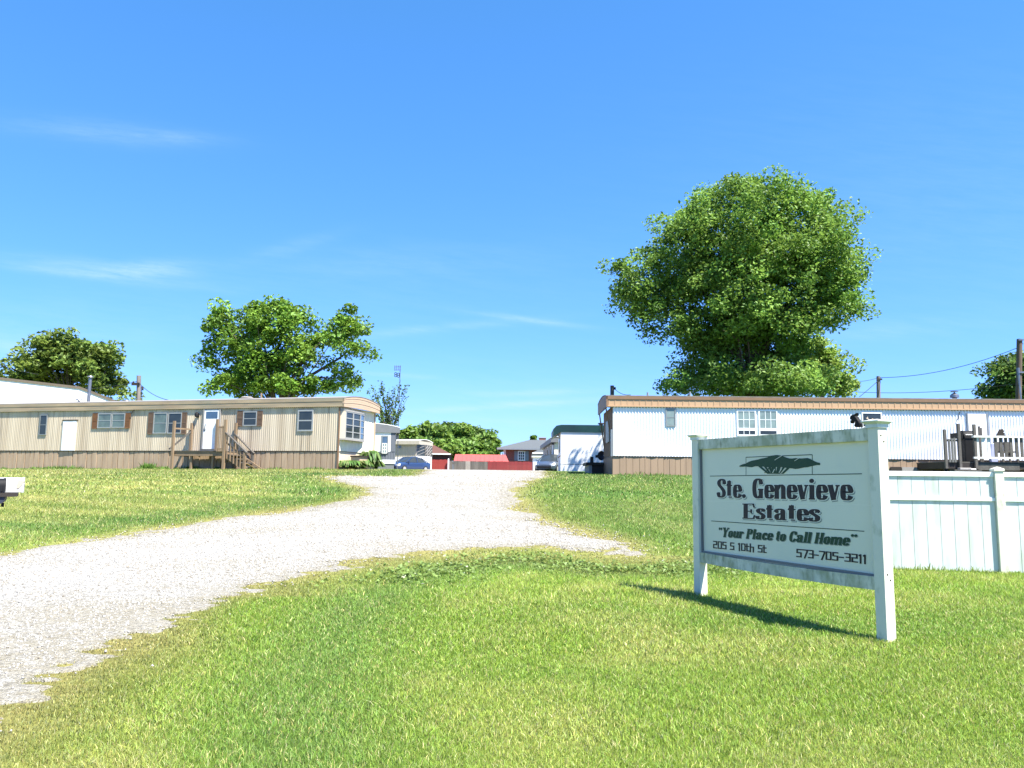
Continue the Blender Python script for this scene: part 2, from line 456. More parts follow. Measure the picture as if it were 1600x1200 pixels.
def lawn_tint(x, y, sd):
    """grass colour of a spot: greens, straw, thin and worn by the gravel"""
    n1 = fbm(x*.55, y*.55, 4, 1); n2 = fbm(x*1.7+5, y*1.7, 3, 5); n3 = fbm(x*.18+y*.05, y*.5, 3, 8)
    stripe = .5+.5*np.sin((y*.9 + x*.25 + 1.4*fbm(x*.1, y*.3, 2, 4))*2*np.pi/1.25)
    far = np.clip((y-11)/5, 0, 1)
    dry = np.clip((n1-.47)*3.2, 0, 1)*.42 + np.clip((n2-.5)*3, 0, 1)*.22
    leftlawn = np.clip((-x-2.5)/4, 0, 1)*far
    dry = dry*(1-.35*far) + leftlawn*(.34*stripe + .25*np.clip((n3-.4)*3, 0, 1))
    lush = np.clip((n3-.5)*3.5, 0, 1)
    # strip of greener clover along the near side of the gravel
    track = .5+.5*np.sin(2*np.pi*(x*.95-y*.30+.5*fbm(x*.2, y*.2, 2, 90))/1.05)
    dry = dry + .16*(1-far)*track*np.clip(fbm(x*.4, y*.2, 3, 91)*2-.4, 0, 1)
    clov = np.exp(-((sd-1.75)/.6)**2)*(y < 13)
    dry = np.clip(dry - .7*clov - .35*lush, 0, 1)
    g = np.stack([ .168-.040*clov-.03*lush-.025*far, .256-.040*clov-.02*lush-.045*far, .039+.004*clov+.006*far], -1)
    s = np.array([.385, .365, .13])
    c = g*(1-dry[:, None]) + s*dry[:, None]
    worn = np.clip(1-(sd-.02)/((.35+.9*fbm(x*.6, y*.6, 2, 9))*np.where(y < 9, .42, 1.0)*np.where((y < 13.2) & (x > -4.5), 2.6, 1.0)), 0, 1)
    edge = np.exp(-((sd-1.5)/.9)**2)*np.clip((-x-2)/2, 0, 1)*far          # greener band of the left lawn along the gravel
    c = c*(1-edge[:, None]*np.array([.42,.22,.35]))
    right = far*np.clip((x-.5)/2, 0, 1)
    c = c*(1-right[:, None]*np.array([.30,.16,.22]))
    c = c*(1+.16*(1-far)*(1-worn))[:, None]
    c = c*(1-.8*worn[:, None]) + np.array([.20, .168, .075])*.8*worn[:, None]
    return c, dry, worn

def ground_col(x, y):
    sd = drive_sd(x, y)
    c, dry, worn = lawn_tint(x, y, sd)
    return c*(np.where(y < 10, .55, .72)[:, None]+.3*worn[:, None])

def groundmat():
    m, t, b = newmat('lawn_ground')
    a = nd(t, 'ShaderNodeAttribute', attribute_name='tint')
    v = mapping(t, (1,1,1))
    f = ramp(t, noise(t, v, 9, 8, .75), .3, .7)
    c = mixrgb(t, f, (.62,.62,.55), (1.35,1.3,1.15))
    c2 = mixrgb(t, 1.0, a.outputs['Color'], c, 'MULTIPLY')
    # fine mown texture that still reads at a grazing view
    f2 = ramp(t, noise(t, mapping(t, (5, 22, 5)), 1.0, 6, .7), .35, .65)
    c3 = mixrgb(t, 1.0, c2, mixrgb(t, f2, (.7,.74,.7), (1.25,1.2,1.25)), 'MULTIPLY')
    t.links.new(c3, b.inputs['Base Color']); b.inputs['Roughness'].default_value = .95; b.inputs['Specular IOR Level'].default_value = .1
    bn = nd(t, 'ShaderNodeBump'); bn.inputs['Strength'].default_value = .6; bn.inputs['Distance'].default_value = .04
    t.links.new(noise(t, v, 25, 6, .7), bn.inputs['Height']); t.links.new(bn.outputs[0], b.inputs['Normal'])
    return m
gmat = groundmat()
def spread(lo, hi, fine_lo, fine_hi, step, grow=1.35):
    a = list(np.arange(fine_lo, fine_hi+1e-6, step))
    s, p = step, fine_hi
    while p < hi: s *= grow; p += s; a.append(p)
    s, p = step, fine_lo
    while p > lo: s *= grow; p -= s; a.insert(0, p)
    return np.array(a)
ground = grid_mesh('ground', spread(-900, 900, -32, 32, .3), spread(-60, 890, 2, 48, .3), gmat, attr=ground_col)
tag(ground, kind='structure')

def gravelmat():
    m, t, b = newmat('white_gravel')
    v = mapping(t, (1,1,1))
    vo = nd(t, 'ShaderNodeTexVoronoi'); vo.inputs['Scale'].default_value = 36; t.links.new(v, vo.inputs['Vector'])
    vo2 = nd(t, 'ShaderNodeTexVoronoi'); vo2.inputs['Scale'].default_value = 85; t.links.new(v, vo2.inputs['Vector'])
    sepc = nd(t, 'ShaderNodeSeparateColor'); t.links.new(vo.outputs['Color'], sepc.inputs[0])
    stone = mixrgb(t, sepc.outputs[0], (.25,.243,.22), (.48,.468,.435))
    da = nd(t, 'ShaderNodeAttribute', attribute_name='tint'); dn = nd(t, 'ShaderNodeMath', operation='MULTIPLY', use_clamp=True); t.links.new(da.outputs['Fac'], dn.inputs[0])
    t.links.new(ramp(t, noise(t, v, 11, 6, .7), .25, .62), dn.inputs[1]); dirt = dn.outputs[0]
    dm = nd(t, 'ShaderNodeMath', operation='MULTIPLY'); t.links.new(dirt, dm.inputs[0]); dm.inputs[1].default_value = .95
    c = mixrgb(t, dm.outputs[0], stone, (.265,.238,.172))
    crack = ramp(t, vo.outputs['Distance'], .55, .8)
    cm = nd(t, 'ShaderNodeMath', operation='MULTIPLY'); t.links.new(crack, cm.inputs[0]); cm.inputs[1].default_value = .5
    c = mixrgb(t, cm.outputs[0], c, (.09,.08,.06))
    t.links.new(c, b.inputs['Base Color']); b.inputs['Roughness'].default_value = .9; b.inputs['Specular IOR Level'].default_value = .15
    bn = nd(t, 'ShaderNodeBump'); bn.inputs['Strength'].default_value = .8; bn.inputs['Distance'].default_value = .03; bn.invert = True
    ad = nd(t, 'ShaderNodeMath', operation='ADD'); t.links.new(vo.outputs['Distance'], ad.inputs[0]); t.links.new(vo2.outputs['Distance'], ad.inputs[1])
    t.links.new(ad.outputs[0], bn.inputs['Height']); t.links.new(bn.outputs[0], b.inputs['Normal'])
    return m
grav = gravelmat()
def edge_noise(x, y): return 1.5*(fbm(x*.9, y*1.3, 4, 21)-.5) + .9*(fbm(x*6, y*9, 2, 31)-.5)
def edge_f(x, y): return drive_sd(x, y) + .75*edge_noise(np.ravel(x), np.ravel(y))
def keep_drive(x, y): return edge_f(x, y) < .22
def drive_dz(x, y): return np.clip(-edge_f(x, y)*.10, -.022, .014).reshape(np.shape(x))
def drive_dirt(x, y):
    f = edge_f(x, y); n = fbm(x*.5, y*1.4, 4, 83)
    near = np.clip((11.5-y)/4.5, 0, 1)
    d = np.clip(np.exp(np.minimum(f, 0)/.55)*1.1 + np.clip((n-.47+.12*near)*3.5, 0, .9)*(.5+.5*near), 0, 1)
    trk = .5+.5*np.sin(2*np.pi*(drive_sd(x, y)+.5*fbm(x*.3, y*.3, 2, 19))/1.75)
    d = np.clip(d + .34*trk*np.clip(fbm(x*.8, y*.8, 3, 23)*2-.5, 0, 1), 0, 1)
    return np.stack([d, d, d], -1)
dv = grid_mesh('gravel_drive', np.arange(-14, 7, .07), np.concatenate([np.arange(2.2, 34, .07), np.arange(34, 100, .4)]), grav, keep_drive, drive_dz, drive_dirt)
tag(dv, kind='structure')

# loose stones, thinning out into the grass
def pebbles():
    P = []
    for (y0, y1, n) in ((4, 10, 16000), (10, 17, 26000), (17, 32, 16000)):
        y = RN.uniform(y0, y1, n*4); x = RN.uniform(-13, 6, n*4)
        sd = drive_sd(x, y); pr = np.where(sd < -.4, .6, .6*np.exp(-np.clip(sd+.4, 0, 9)/np.where(y < 8, .17, .26)))
        k = (RN.random(n*4) < pr) & (np.abs(x) < y*.75+1)
        P.append(np.stack([x[k], y[k]], 1)[:n])
    P = np.concatenate(P); n = len(P)
    r = RN.uniform(.004, .0115, n)*(1+.045*P[:, 1])
    base = np.array([[1,0,0],[0,1,0],[-1,0,0],[0,-1,0],[0,0,.75],[0,0,-.75]], float)
    jit = RN.normal(0, .22, (n, 6, 3))
    V = (base[None]+jit)*r[:, None, None]
    a = RN.uniform(0, 6.28, n); ca, sa = np.cos(a)[:, None], np.sin(a)[:, None]
    V = np.stack([V[..., 0]*ca-V[..., 1]*sa, V[..., 0]*sa+V[..., 1]*ca, V[..., 2]], -1)
    V += np.stack([P[:, 0], P[:, 1], gz(P[:, 0], P[:, 1])+.015], 1)[:, None]
    tri = np.array([[0,1,4],[1,2,4],[2,3,4],[3,0,4],[1,0,5],[2,1,5],[3,2,5],[0,3,5]])
    F = (np.arange(n)[:, None, None]*6 + tri[None]).reshape(-1, 3)
    t = RN.uniform(.6, 1.25, n)[:, None]*np.array([.39,.37,.33]); dk = RN.random(n) < .16; t[dk] *= np.array([.55,.5,.42])
    m, tt, b = newmat('loose_stone')
    at_ = nd(tt, 'ShaderNodeAttribute', attribute_name='tint'); tt.links.new(at_.outputs['Color'], b.inputs['Base Color']); b.inputs['Roughness'].default_value = .85
    o = npmesh('loose_gravel', V.reshape(-1, 3), F.ravel(), np.full(len(F), 3), m, np.repeat(t, 6, 0))
    tag(o, 'loose white stones scattered over the gravel drive and its edges', 'gravel', kind='stuff')
pebbles()

def in_home(x, y):
    return (y > 30.6) & (x > 3.2)
def blades():
    bands = [(2.6,4.5,14500,.0032,.028),(4.5,6.5,9500,.0042,.030),(6.5,9,5200,.006,.034),(9,13,2400,.0095,.042),(13,20,800,.015,.05),(20,36,180,.03,.06)]
    VV, FF, LC, CC = [], [], [], []; off = 0
    for (y0, y1, dens, w0, h0) in bands:
        xm = y1*.72+1.0
        n = int(2*xm*(y1-y0)*dens)
        x = RN.uniform(-xm, xm, n); y = RN.uniform(y0, y1, n)
        k = np.abs(x) < y*.70+1.0
        x, y = x[k], y[k]
        k = ~in_home(x, y); x, y = x[k], y[k]
        sd = drive_sd(x, y)
        pr = np.clip((edge_f(x, y)+.30)/.75, 0.012, 1)
        # scattered tufts in the worn gravel
        tuft = (fbm(x*.6, y*1.8, 3, 55) > .57) & (sd > -1.9)
        pr = np.where((sd < 0) & tuft, np.maximum(pr, .13), np.where(sd < -1.2, .004, pr))
        k = RN.random(len(x)) < pr
        x, y, sd = x[k], y[k], sd[k]; n = len(x)
        z = gz(x, y)
        c, dry, worn = lawn_tint(x, y, sd)
        straw = RN.random(n) < (.13+.36*dry)
        c = np.where(straw[:, None], np.array([.44,.43,.19])*RN.uniform(.6,1.1,n)[:, None], c)
        c = c*RN.uniform(.5, 1.5, n)[:, None]*np.stack([RN.uniform(.85,1.2,n), np.ones(n), RN.uniform(.7,1.2,n)], 1)
        h = h0*RN.uniform(.45, 1.25, n)*(1-.55*worn)*(.75+.6*fbm(x*.8, y*.8, 2, 61))
        w = w0*RN.uniform(.7, 1.3, n)
        a = RN.uniform(0, 2*np.pi, n); la = RN.uniform(0, 2*np.pi, n); lean = h*np.abs(RN.normal(.7, .55, n))
        dx, dy = np.cos(a)*w/2, np.sin(a)*w/2; lx, ly = np.cos(la)*lean, np.sin(la)*lean
        p0 = np.stack([x-dx, y-dy, z-.005], 1); p1 = np.stack([x+dx, y+dy, z-.005], 1)
        tip = np.stack([x+lx, y+ly, z+h], 1)
        if y0 < 9:
            m0 = np.stack([x-dx*.8+lx*.3, y-dy*.8+ly*.3, z+h*.6], 1); m1 = np.stack([x+dx*.8+lx*.3, y+dy*.8+ly*.3, z+h*.6], 1)
            V = np.stack([p0, p1, m1, m0, tip], 1).reshape(-1, 3)
            i = np.arange(n)*5+off
            F = np.stack([i, i+1, i+2, i+3, i+3, i+2, i+4], 1).ravel(); L = np.tile([4, 3], n); per = 5
        else:
            V = np.stack([p0, p1, tip], 1).reshape(-1, 3); i = np.arange(n)*3+off
            F = np.stack([i, i+1, i+2], 1).ravel(); L = np.full(n, 3); per = 3
        VV.append(V); FF.append(F); LC.append(L); CC.append(np.repeat(c, per, 0)); off += len(V)
    o = npmesh('grass', np.concatenate(VV), np.concatenate(FF), np.concatenate(LC), grassblade, np.concatenate(CC))
    tag(o, 'mown green and straw coloured lawn grass on both sides of the gravel drive', 'grass', kind='stuff')
    print('blades', off)
blades()

def leaf_cards(P, size, tint, up=.4, ratio=.62, flat=0):
    n = len(P)
    N = RN.normal(0, 1, (n, 3)); N[:, 2] = np.abs(N[:, 2]) + up; N /= np.linalg.norm(N, axis=1)[:, None]
    A = RN.normal(0, 1, (n, 3)); A -= (A*N).sum(1)[:, None]*N; A /= np.linalg.norm(A, axis=1)[:, None]
    B = np.cross(N, A)
    L = (size*RN.uniform(.65, 1.3, n))[:, None]; Wd = L*ratio
    fold = N*L*.18
    V = np.stack([P-A*L*.5, P-B*Wd*.5+fold, P+A*L*.5, P+B*Wd*.5+fold], 1).reshape(-1, 3)
    F = np.arange(n*4); 
    i = np.arange(n)*4
    F = np.stack([i, i+1, i+2, i, i+2, i+3], 1).ravel()
    return V, F, np.full(n*2, 3), np.repeat(tint, 4, 0)

def weeds():
    n = 22000
    y = RN.uniform(9.5, 14.2, n); x = RN.uniform(-4, 5, n)
    sd = drive_sd(x, y)
    pr = np.exp(-((sd-1.6)/.6)**2)*np.clip((fbm(x*1.1, y*1.8, 3, 71)-.38)*4, 0, 1)
    k = (RN.random(n) < pr) & (sd > .1); x, y = x[k], y[k]
    P = np.stack([x, y, gz(x, y)+RN.uniform(.02, .075, len(x))], 1)
    t = RN.uniform(.7, 1.3, len(x))[:, None]*np.array([.14,.205,.05]); w = RN.random(len(x)) < .02; t[w] = (.42,.45,.3)
    V, F, L, Cc = leaf_cards(P, .055, t, up=1.2, ratio=.9)
    # taller tufts along the foot of the vinyl fence and the skirtings
    o = npmesh('clover', V, F, L, grassblade, Cc)
    tag(o, 'low broad leaved clover along the near edge of the gravel', 'ground cover', kind='stuff')
weeds()

# ---------------------------------------------------------------- lettering
def cat(points, n=7):
    p = [points[0]] + list(points) + [points[-1]]; out = []
    for i in range(1, len(p)-2):
        for k in range(n):
            t = k/n
            out.append(tuple(.5*((2*p[i][j]) + (-p[i-1][j]+p[i+1][j])*t + (2*p[i-1][j]-5*p[i][j]+4*p[i+1][j]-p[i+2][j])*t*t + (-p[i-1][j]+3*p[i][j]-3*p[i+1][j]+p[i+2][j])*t**3) for j in (0, 1)))
    out.append(tuple(points[-1])); return out
# each glyph: advance, strokes; 'c' curve, 'l' straight; 't' thin straight (serifs, hairlines)
GL = {
 'S': (.50, [('c', [(.41,.72),(.38,.90),(.25,.965),(.12,.86),(.13,.68),(.27,.50),(.38,.33),(.37,.13),(.24,.035),(.11,.09),(.07,.27)]), ('t', [(.425,.70),(.425,.97)]), ('t', [(.055,.03),(.055,.29)])]),
 't': (.36, [('l', [(.17,.90),(.17,.10)]), ('t', [(.02,.65),(.34,.65)]), ('t', [(.14,.035),(.33,.035)]), ('t', [(.06,.68),(.2,.92)])]),
 'e': (.48, [('c', [(.10,.37),(.39,.37),(.39,.52),(.33,.63),(.24,.655),(.15,.60),(.12,.36),(.15,.10),(.26,.035),(.36,.08),(.41,.20)])]),
 '.': (.28, [('d', [(.12,.10)])]),
 ' ': (.24, []),
 'G': (.60, [('c', [(.47,.72),(.42,.90),(.30,.965),(.17,.84),(.13,.5),(.17,.16),(.30,.035),(.42,.12)]), ('l', [(.45,.0),(.45,.44)]), ('t', [(.30,.455),(.58,.455)]), ('t', [(.50,.70),(.50,.97)])]),
 'n': (.56, [('l', [(.13,.68),(.13,.0)]), ('c', [(.15,.48),(.24,.62),(.34,.655),(.42,.56),(.43,.40)]), ('l', [(.43,.42),(.43,.0)]), ('t', [(.0,.65),(.14,.65)]), ('t', [(.01,.03),(.24,.03)]), ('t', [(.32,.03),(.55,.03)])]),
 'v': (.48, [('l', [(.11,.68),(.25,.0)]), ('h', [(.40,.66),(.27,.02)]), ('t', [(.0,.65),(.22,.65)]), ('t', [(.31,.65),(.48,.65)])]),
 'i': (.30, [('l', [(.15,.68),(.15,.0)]), ('t', [(.02,.65),(.16,.65)]), ('t', [(.02,.03),(.28,.03)]), ('d', [(.14,.87)])]),
 'E': (.62, [('l', [(.16,.0),(.16,1)]), ('t', [(.0,.965),(.56,.965)]), ('t', [(.16,.50),(.42,.50)]), ('t', [(.0,.035),(.58,.035)]), ('h', [(.55,.76),(.50,.98)]), ('h', [(.58,.26),(.52,.02)]), ('h', [(.42,.38),(.42,.63)])]),
 'a': (.56, [('c', [(.09,.48),(.13,.60),(.25,.655),(.36,.60),(.38,.46)]), ('l', [(.38,.5),(.38,.04)]), ('c', [(.38,.40),(.22,.36),(.13,.26),(.13,.12),(.20,.04),(.30,.07),(.38,.17)]), ('t', [(.36,.03),(.54,.03)]), ('d2', [(.13,.50)])]),
 's': (.44, [('c', [(.35,.50),(.32,.61),(.22,.655),(.12,.58),(.14,.46),(.25,.36),(.34,.25),(.32,.10),(.22,.035),(.11,.07),(.07,.20)]), ('t', [(.375,.47),(.375,.66)]), ('t', [(.05,.03),(.05,.22)])]),
 'Y': (.62, [('l', [(.14,1),(.31,.46)]), ('h', [(.54,1),(.34,.46)]), ('l', [(.31,.5),(.31,0)]), ('t', [(.0,.97),(.28,.97)]), ('t', [(.44,.97),(.64,.97)]), ('t', [(.18,.03),(.44,.03)])]),
 'o': (.50, [('c', [(.25,.655),(.13,.55),(.12,.34),(.13,.14),(.25,.035),(.37,.14),(.38,.34),(.37,.55),(.25,.655)])]),
 'u': (.56, [('l', [(.13,.66),(.13,.16)]), ('c', [(.13,.22),(.16,.07),(.26,.04),(.36,.12),(.42,.2)]), ('l', [(.43,.66),(.43,.0)]), ('t', [(.0,.65),(.14,.65)]), ('t', [(.32,.65),(.44,.65)]), ('t', [(.42,.03),(.55,.03)])]),
 'r': (.44, [('l', [(.13,.68),(.13,.0)]), ('c', [(.16,.46),(.24,.62),(.33,.65)]), ('d2', [(.35,.57)]), ('t', [(.0,.65),(.14,.65)]), ('t', [(.01,.03),(.26,.03)])]),
 'P': (.58, [('l', [(.15,.0),(.15,1)]), ('t', [(.02,.965),(.34,.965)]), ('c', [(.30,.965),(.42,.90),(.45,.74),(.42,.57),(.30,.50)]), ('t', [(.16,.50),(.33,.50)]), ('t', [(.02,.03),(.30,.03)])]),
 'l': (.30, [('l', [(.15,1),(.15,.0)]), ('t', [(.02,.97),(.16,.97)]), ('t', [(.02,.03),(.28,.03)])]),
 'c': (.46, [('c', [(.36,.50),(.33,.62),(.24,.655),(.14,.56),(.12,.34),(.14,.12),(.25,.035),(.35,.08),(.40,.20)]), ('d2', [(.35,.50)])]),
 'C': (.60, [('c', [(.50,.70),(.44,.90),(.31,.965),(.18,.84),(.13,.5),(.18,.16),(.31,.035),(.44,.10),(.51,.30)]), ('t', [(.52,.68),(.52,.97)])]),
 'H': (.66, [('l', [(.15,.0),(.15,1)]), ('l', [(.50,.0),(.50,1)]), ('t', [(.15,.5),(.5,.5)]), ('t', [(.02,.97),(.28,.97)]), ('t', [(.38,.97),(.63,.97)]), ('t', [(.02,.03),(.28,.03)]), ('t', [(.38,.03),(.63,.03)])]),
 'm': (.84, [('l', [(.13,.68),(.13,.0)]), ('c', [(.15,.48),(.24,.62),(.33,.655),(.41,.56),(.42,.40)]), ('l', [(.42,.42),(.42,.0)]), ('c', [(.44,.48),(.53,.62),(.62,.655),(.70,.56),(.71,.40)]), ('l', [(.71,.42),(.71,.0)]), ('t', [(.0,.65),(.14,.65)]), ('t', [(.02,.03),(.23,.03)]), ('t', [(.32,.03),(.53,.03)]), ('t', [(.61,.03),(.83,.03)])]),
 '"': (.44, [('d2', [(.10,.90)]), ('h', [(.15,.92),(.09,.74)]), ('d2', [(.29,.90)]), ('h', [(.34,.92),(.28,.74)])]),
 '*': (.46, [('d', [(.10,.92)]), ('d', [(.33,.92)])]),
}
TG = {  # square-cornered digits and letters, one stroke width
 '2': (.66, [[(.08,.92),(.54,.92),(.54,.52),(.12,.52),(.12,.08),(.60,.08)]]), '0': (.68, [[(.12,.08),(.12,.92),(.56,.92),(.56,.08),(.12,.08)]]),
 '5': (.66, [[(.58,.92),(.12,.92),(.12,.54),(.54,.54),(.54,.08),(.06,.08)]]), 'S': (.66, [[(.58,.92),(.12,.92),(.12,.52),(.54,.52),(.54,.08),(.06,.08)]]),
 '1': (.40, [[(.06,.84),(.22,.92),(.22,.0)]]), 't': (.46, [[(.14,.95),(.14,.08),(.42,.08)],[(.0,.66),(.40,.66)]]),
 'h': (.62, [[(.12,1),(.12,0)],[(.12,.62),(.50,.62),(.50,0)]]), '7': (.62, [[(.04,.92),(.54,.92),(.54,.70),(.26,.0)]]),
 '3': (.64, [[(.06,.92),(.54,.92),(.54,.08),(.06,.08)],[(.18,.52),(.54,.52)]]), '-': (.54, [[(.06,.45),(.46,.45)]]), ' ': (.42, []),
}
def nib(mb, pts, a, b, P, z, shear):
    n = len(pts); L, Rr = [], []
    for i, p in enumerate(pts):
        q0, q1 = pts[max(i-1, 0)], pts[min(i+1, n-1)]
        tx, ty = q1[0]-q0[0], q1[1]-q0[1]; l = math.hypot(tx, ty) or 1
        nx, ny = -ty/l, tx/l; h = math.hypot(a*nx, b*ny)
        L.append((p[0]+nx*h, p[1]+ny*h)); Rr.append((p[0]-nx*h, p[1]-ny*h))
    for i in range(n-1):
        mb.quad(*[P(x+shear*y, y, z) for x, y in (L[i], Rr[i], Rr[i+1], L[i+1])])
def write(mb, text, P, z, fat=0.0, shear=0.0, stem=.105):
    """strokes of a line of text; every stroke gets its own hair's breadth of height"""
    x0 = 0.0; k = 0
    for ch in text:
        adv, st = GL[ch]
        for kind, pts in st:
            pts = [(x0+p[0], p[1]) for p in pts]; zz = z + k*.00003; k = (k+1) % 14
            if kind == 'c': nib(mb, cat(pts), stem+fat, .042+fat, P, zz, shear)
            elif kind == 'l':
                (xa, ya), (xb, yb) = pts; s = 1 if yb > ya else -1
                nib(mb, [(xa, ya-s*fat), (xb, yb+s*fat)], stem+fat, .042+fat, P, zz, shear)
            elif kind in 't': 
                (xa, ya), (xb, yb) = pts; l = math.hypot(xb-xa, yb-ya); ux, uy = (xb-xa)/l, (yb-ya)/l
                nib(mb, [(xa-ux*fat, ya-uy*fat), (xb+ux*fat, yb+uy*fat)], .036+fat, .036+fat, P, zz, shear)
            elif kind == 'h': nib(mb, pts, .045+fat, .045+fat, P, zz, shear)
            else:
                r = (.105 if kind == 'd' else .085) + fat; c = pts[0]
                mb.quad(*[P(c[0]+r*math.cos(t)+shear*(c[1]+r*math.sin(t)), c[1]+r*math.sin(t), zz) for t in [i*math.pi/8 for i in range(16)]])
        x0 += adv
    return x0
def techno(mb, text, P, z, w=.088, x0=0.0):
    k = 0
    for ch in text:
        adv, st = TG[ch]
        for pl in st:
            for (p, q) in zip(pl[:-1], pl[1:]):
                l = math.hypot(q[0]-p[0], q[1]-p[1]); ux, uy = (q[0]-p[0])/l, (q[1]-p[1])/l
                e = w*.78 if abs(ux*uy) < .02 else w*.3
                ny = .07 if abs(uy) < .3 else w
                a = (x0+p[0]-ux*(e if len(pl) > 2 or abs(uy) < .3 else 0)*.8, p[1]-uy*.07); b_ = (x0+q[0]+ux*e*.8, q[1]+uy*.07)
                zz = z + k*.00003; k = (k+1) % 14
                mb.quad(*[P(x, y, zz) for x, y in ((a[0]-uy*ny, a[1]+ux*ny), (a[0]+uy*ny, a[1]-ux*ny), (b_[0]+uy*ny, b_[1]-ux*ny), (b_[0]-uy*ny, b_[1]+ux*ny))])
        x0 += adv
    return x0
def width(text, table): return sum(table[c][0] for c in text)

# ---------------------------------------------------------------- the sign
SL, SR = at(1095, 926, 9.66), at(1385, 993, 7.22)
zs0 = G(SL.x, SL.y); zs1 = G(SR.x, SR.y)
SF = Frame((SL.x, SL.y, (zs0+zs1)/2), math.atan2(SR.y-SL.y, SR.x-SL.x))
SW = math.hypot(SR.x-SL.x, SR.y-SL.y)
sign = thing('sign', 'white two post sign board with green tree logo and black lettering, standing on the lawn', 'sign', SF.o, SF.rot)
zt = SF.px(1374, 655.5, 0)[1]-.048
for xx, dz in ((0, zs0-SF.o.z), (SW, zs1-SF.o.z)):
    h = .058
    p = MB().box(xx-h, xx+h, -h, h, dz-.15, zt).build('post', vinyl_post, sign, bevel=.006)
    c = MB()
    c.box(xx-h-.012, xx+h+.012, -h-.012, h+.012, zt-.028, zt+.004)
    def ring(r, z): return [(xx-r,-r,z),(xx+r,-r,z),(xx+r,r,z),(xx-r,r,z)]
    c.loft([ring(h+.012, zt+.004), ring(h+.040, zt+.028), ring(h+.040, zt+.036), ring(.012, zt+.054)])
    c.build('post_cap', vinyl, p)
    if xx > 1:
        for (yy, zz) in ((-.022, zt-.10), (.012, zt-.155), (-.02, zt-1.35), (.014, zt-1.40)):
            MB().lathe((xx+h, yy, zz), [(.008, 0), (.008, .003), (.003, .005)], 8, 'x').build('screw', dark_gap, p)
xi0, xi1 = .058, SW-.058
tz = lambda u, v: SF.px(u, v, -.045)[1]
rt1 = (SF.px(1102, 686, -.045)[1] + SF.px(1355, 668, -.045)[1])/2; rt0 = (SF.px(1102, 701, -.045)[1] + SF.px(1355, 690, -.045)[1])/2
rb1 = (SF.px(1105, 869, -.045)[1] + SF.px(1365, 895, -.045)[1])/2; rb0 = (SF.px(1105, 884, -.045)[1] + SF.px(1365, 917, -.045)[1])/2
print('sign', SW, rt0, rt1, rb0, rb1)
MB().box(xi0, xi1, -.045, .045, rt0, rt1).build('rail', sign_rail, sign, bevel=.004)
# bottom rail, sagging a little with age
mbr = MB(); segs = 10
mbr.loft([[(x, -.045, z0), (x, .045, z0), (x, .045, z0+rb1-rb0), (x, -.045, z0+rb1-rb0)] for x, z0 in [(xi0+(xi1-xi0)*i/segs, rb0-.016*math.sin(math.pi*i/segs)) for i in range(segs+1)]])
mbr.build('rail', sign_rail, sign)
pan = MB().box(xi0, xi1, -.004, .016, rb1-.02, rt0).build('panel', sign_face, sign)
fr = MB()
fr.box(xi0, xi0+.022, -.024, -.0045, rb1, rt0); fr.box(xi1-.022, xi1, -.024, -.0045, rb1, rt0); fr.box(xi0+.022, xi1-.022, -.026, -.0045, rb1-.005, rb1+.018)
fr.build('shadow_gap_strip', grey_fascia, sign)  # grey strips put the shadow gap along the panel's edges into colour
YF = -.0045
spx = lambda u, v: SF.px(u, v, YF)
Z = lambda zx, zy: spx(1060+zx*.225, 640+zy*.225)      # from the enlarged view of the board
def bilin(c):
    """maps unit square (x right, y up) onto four board points bl, br, tl, tr"""
    bl, br, tl, tr = c
    return lambda s, t: tuple((bl[i]*(1-s)+br[i]*s)*(1-t)+(tl[i]*(1-s)+tr[i]*s)*t for i in (0, 1))
def line_of(text, c, zoff, mb, fat=0, shear=0, off=(0, 0), table=GL, fn=write):
    B = bilin(c); w = width(text, table) - .06
    def P(x, y, z):
        s, t = B(x/w, y); return (s+off[0], YF-z, t+off[1])
    if fn is write: write(mb, text, P, zoff, fat, shear)
    else: techno(mb, text, P, zoff)
for text, c in (('Ste. Genevieve', [Z(270,610), Z(1200,631), Z(270,482), Z(1200,473)]), ('Estates', [Z(445,757), Z(975,779), Z(445,652), Z(975,653)])):
    m = MB()
    m.cur = 0; line_of(text, c, .0012, m, .012, 0, (.013, -.013))
    m.cur = 1; line_of(text, c, .0022, m, .035)
    m.cur = 2; line_of(text, c, .0032, m)
    m.build('lettering', [sign_grey, sign_halo, sign_black], pan)
m = MB(); slog = '"Your Place to Call Home*'
c = [Z(270,880), Z(1225,947), Z(270,817), Z(1225,868)]
m.cur = 0; line_of(slog, c, .0012, m, .01, .16, (.006, -.007))
m.cur = 1; line_of(slog, c, .0022, m, .008, .16)
m.build('lettering', [sign_grey, sign_green], pan)
addr = '205 S 10th St'; Ba = bilin([Z(240,963), Z(610,997), Z(240,910), Z(610,943)]); wa = width(addr, TG)-.06; xa_ = 0.0
for word in addr.split(' '):
    m = MB(); techno(m, word, lambda x, y, z: (Ba(x/wa, y)[0], YF-z, Ba(x/wa, y)[1]), .0022, x0=xa_); m.build('lettering', sign_black, pan); xa_ += width(word+' ', TG)
m = MB(); line_of('573-705-3211', [Z(818,1024), Z(1306,1070), Z(818,965), Z(1306,1008)], .0022, m, table=TG, fn=techno); m.build('lettering', sign_black, pan)
lg = MB()
def rule(p, q, w=.004, z=.0012):
    d = Vector((q[0]-p[0], q[1]-p[1])).normalized(); n = Vector((-d.y, d.x))*w
    lg.quad(*[(a[0]+s*n.x, YF-z, a[1]+s*n.y) for a, s in ((p, 1), (p, -1), (q, -1), (q, 1))])
rule(Z(220,462), Z(1275,446)); rule(Z(228,773), Z(1292,845)); 
rule(Z(470,458), Z(470,331), z=.0014); rule(Z(930,452), Z(930,313), z=.0014); rule(Z(470,331), Z(930,313), z=.0016)
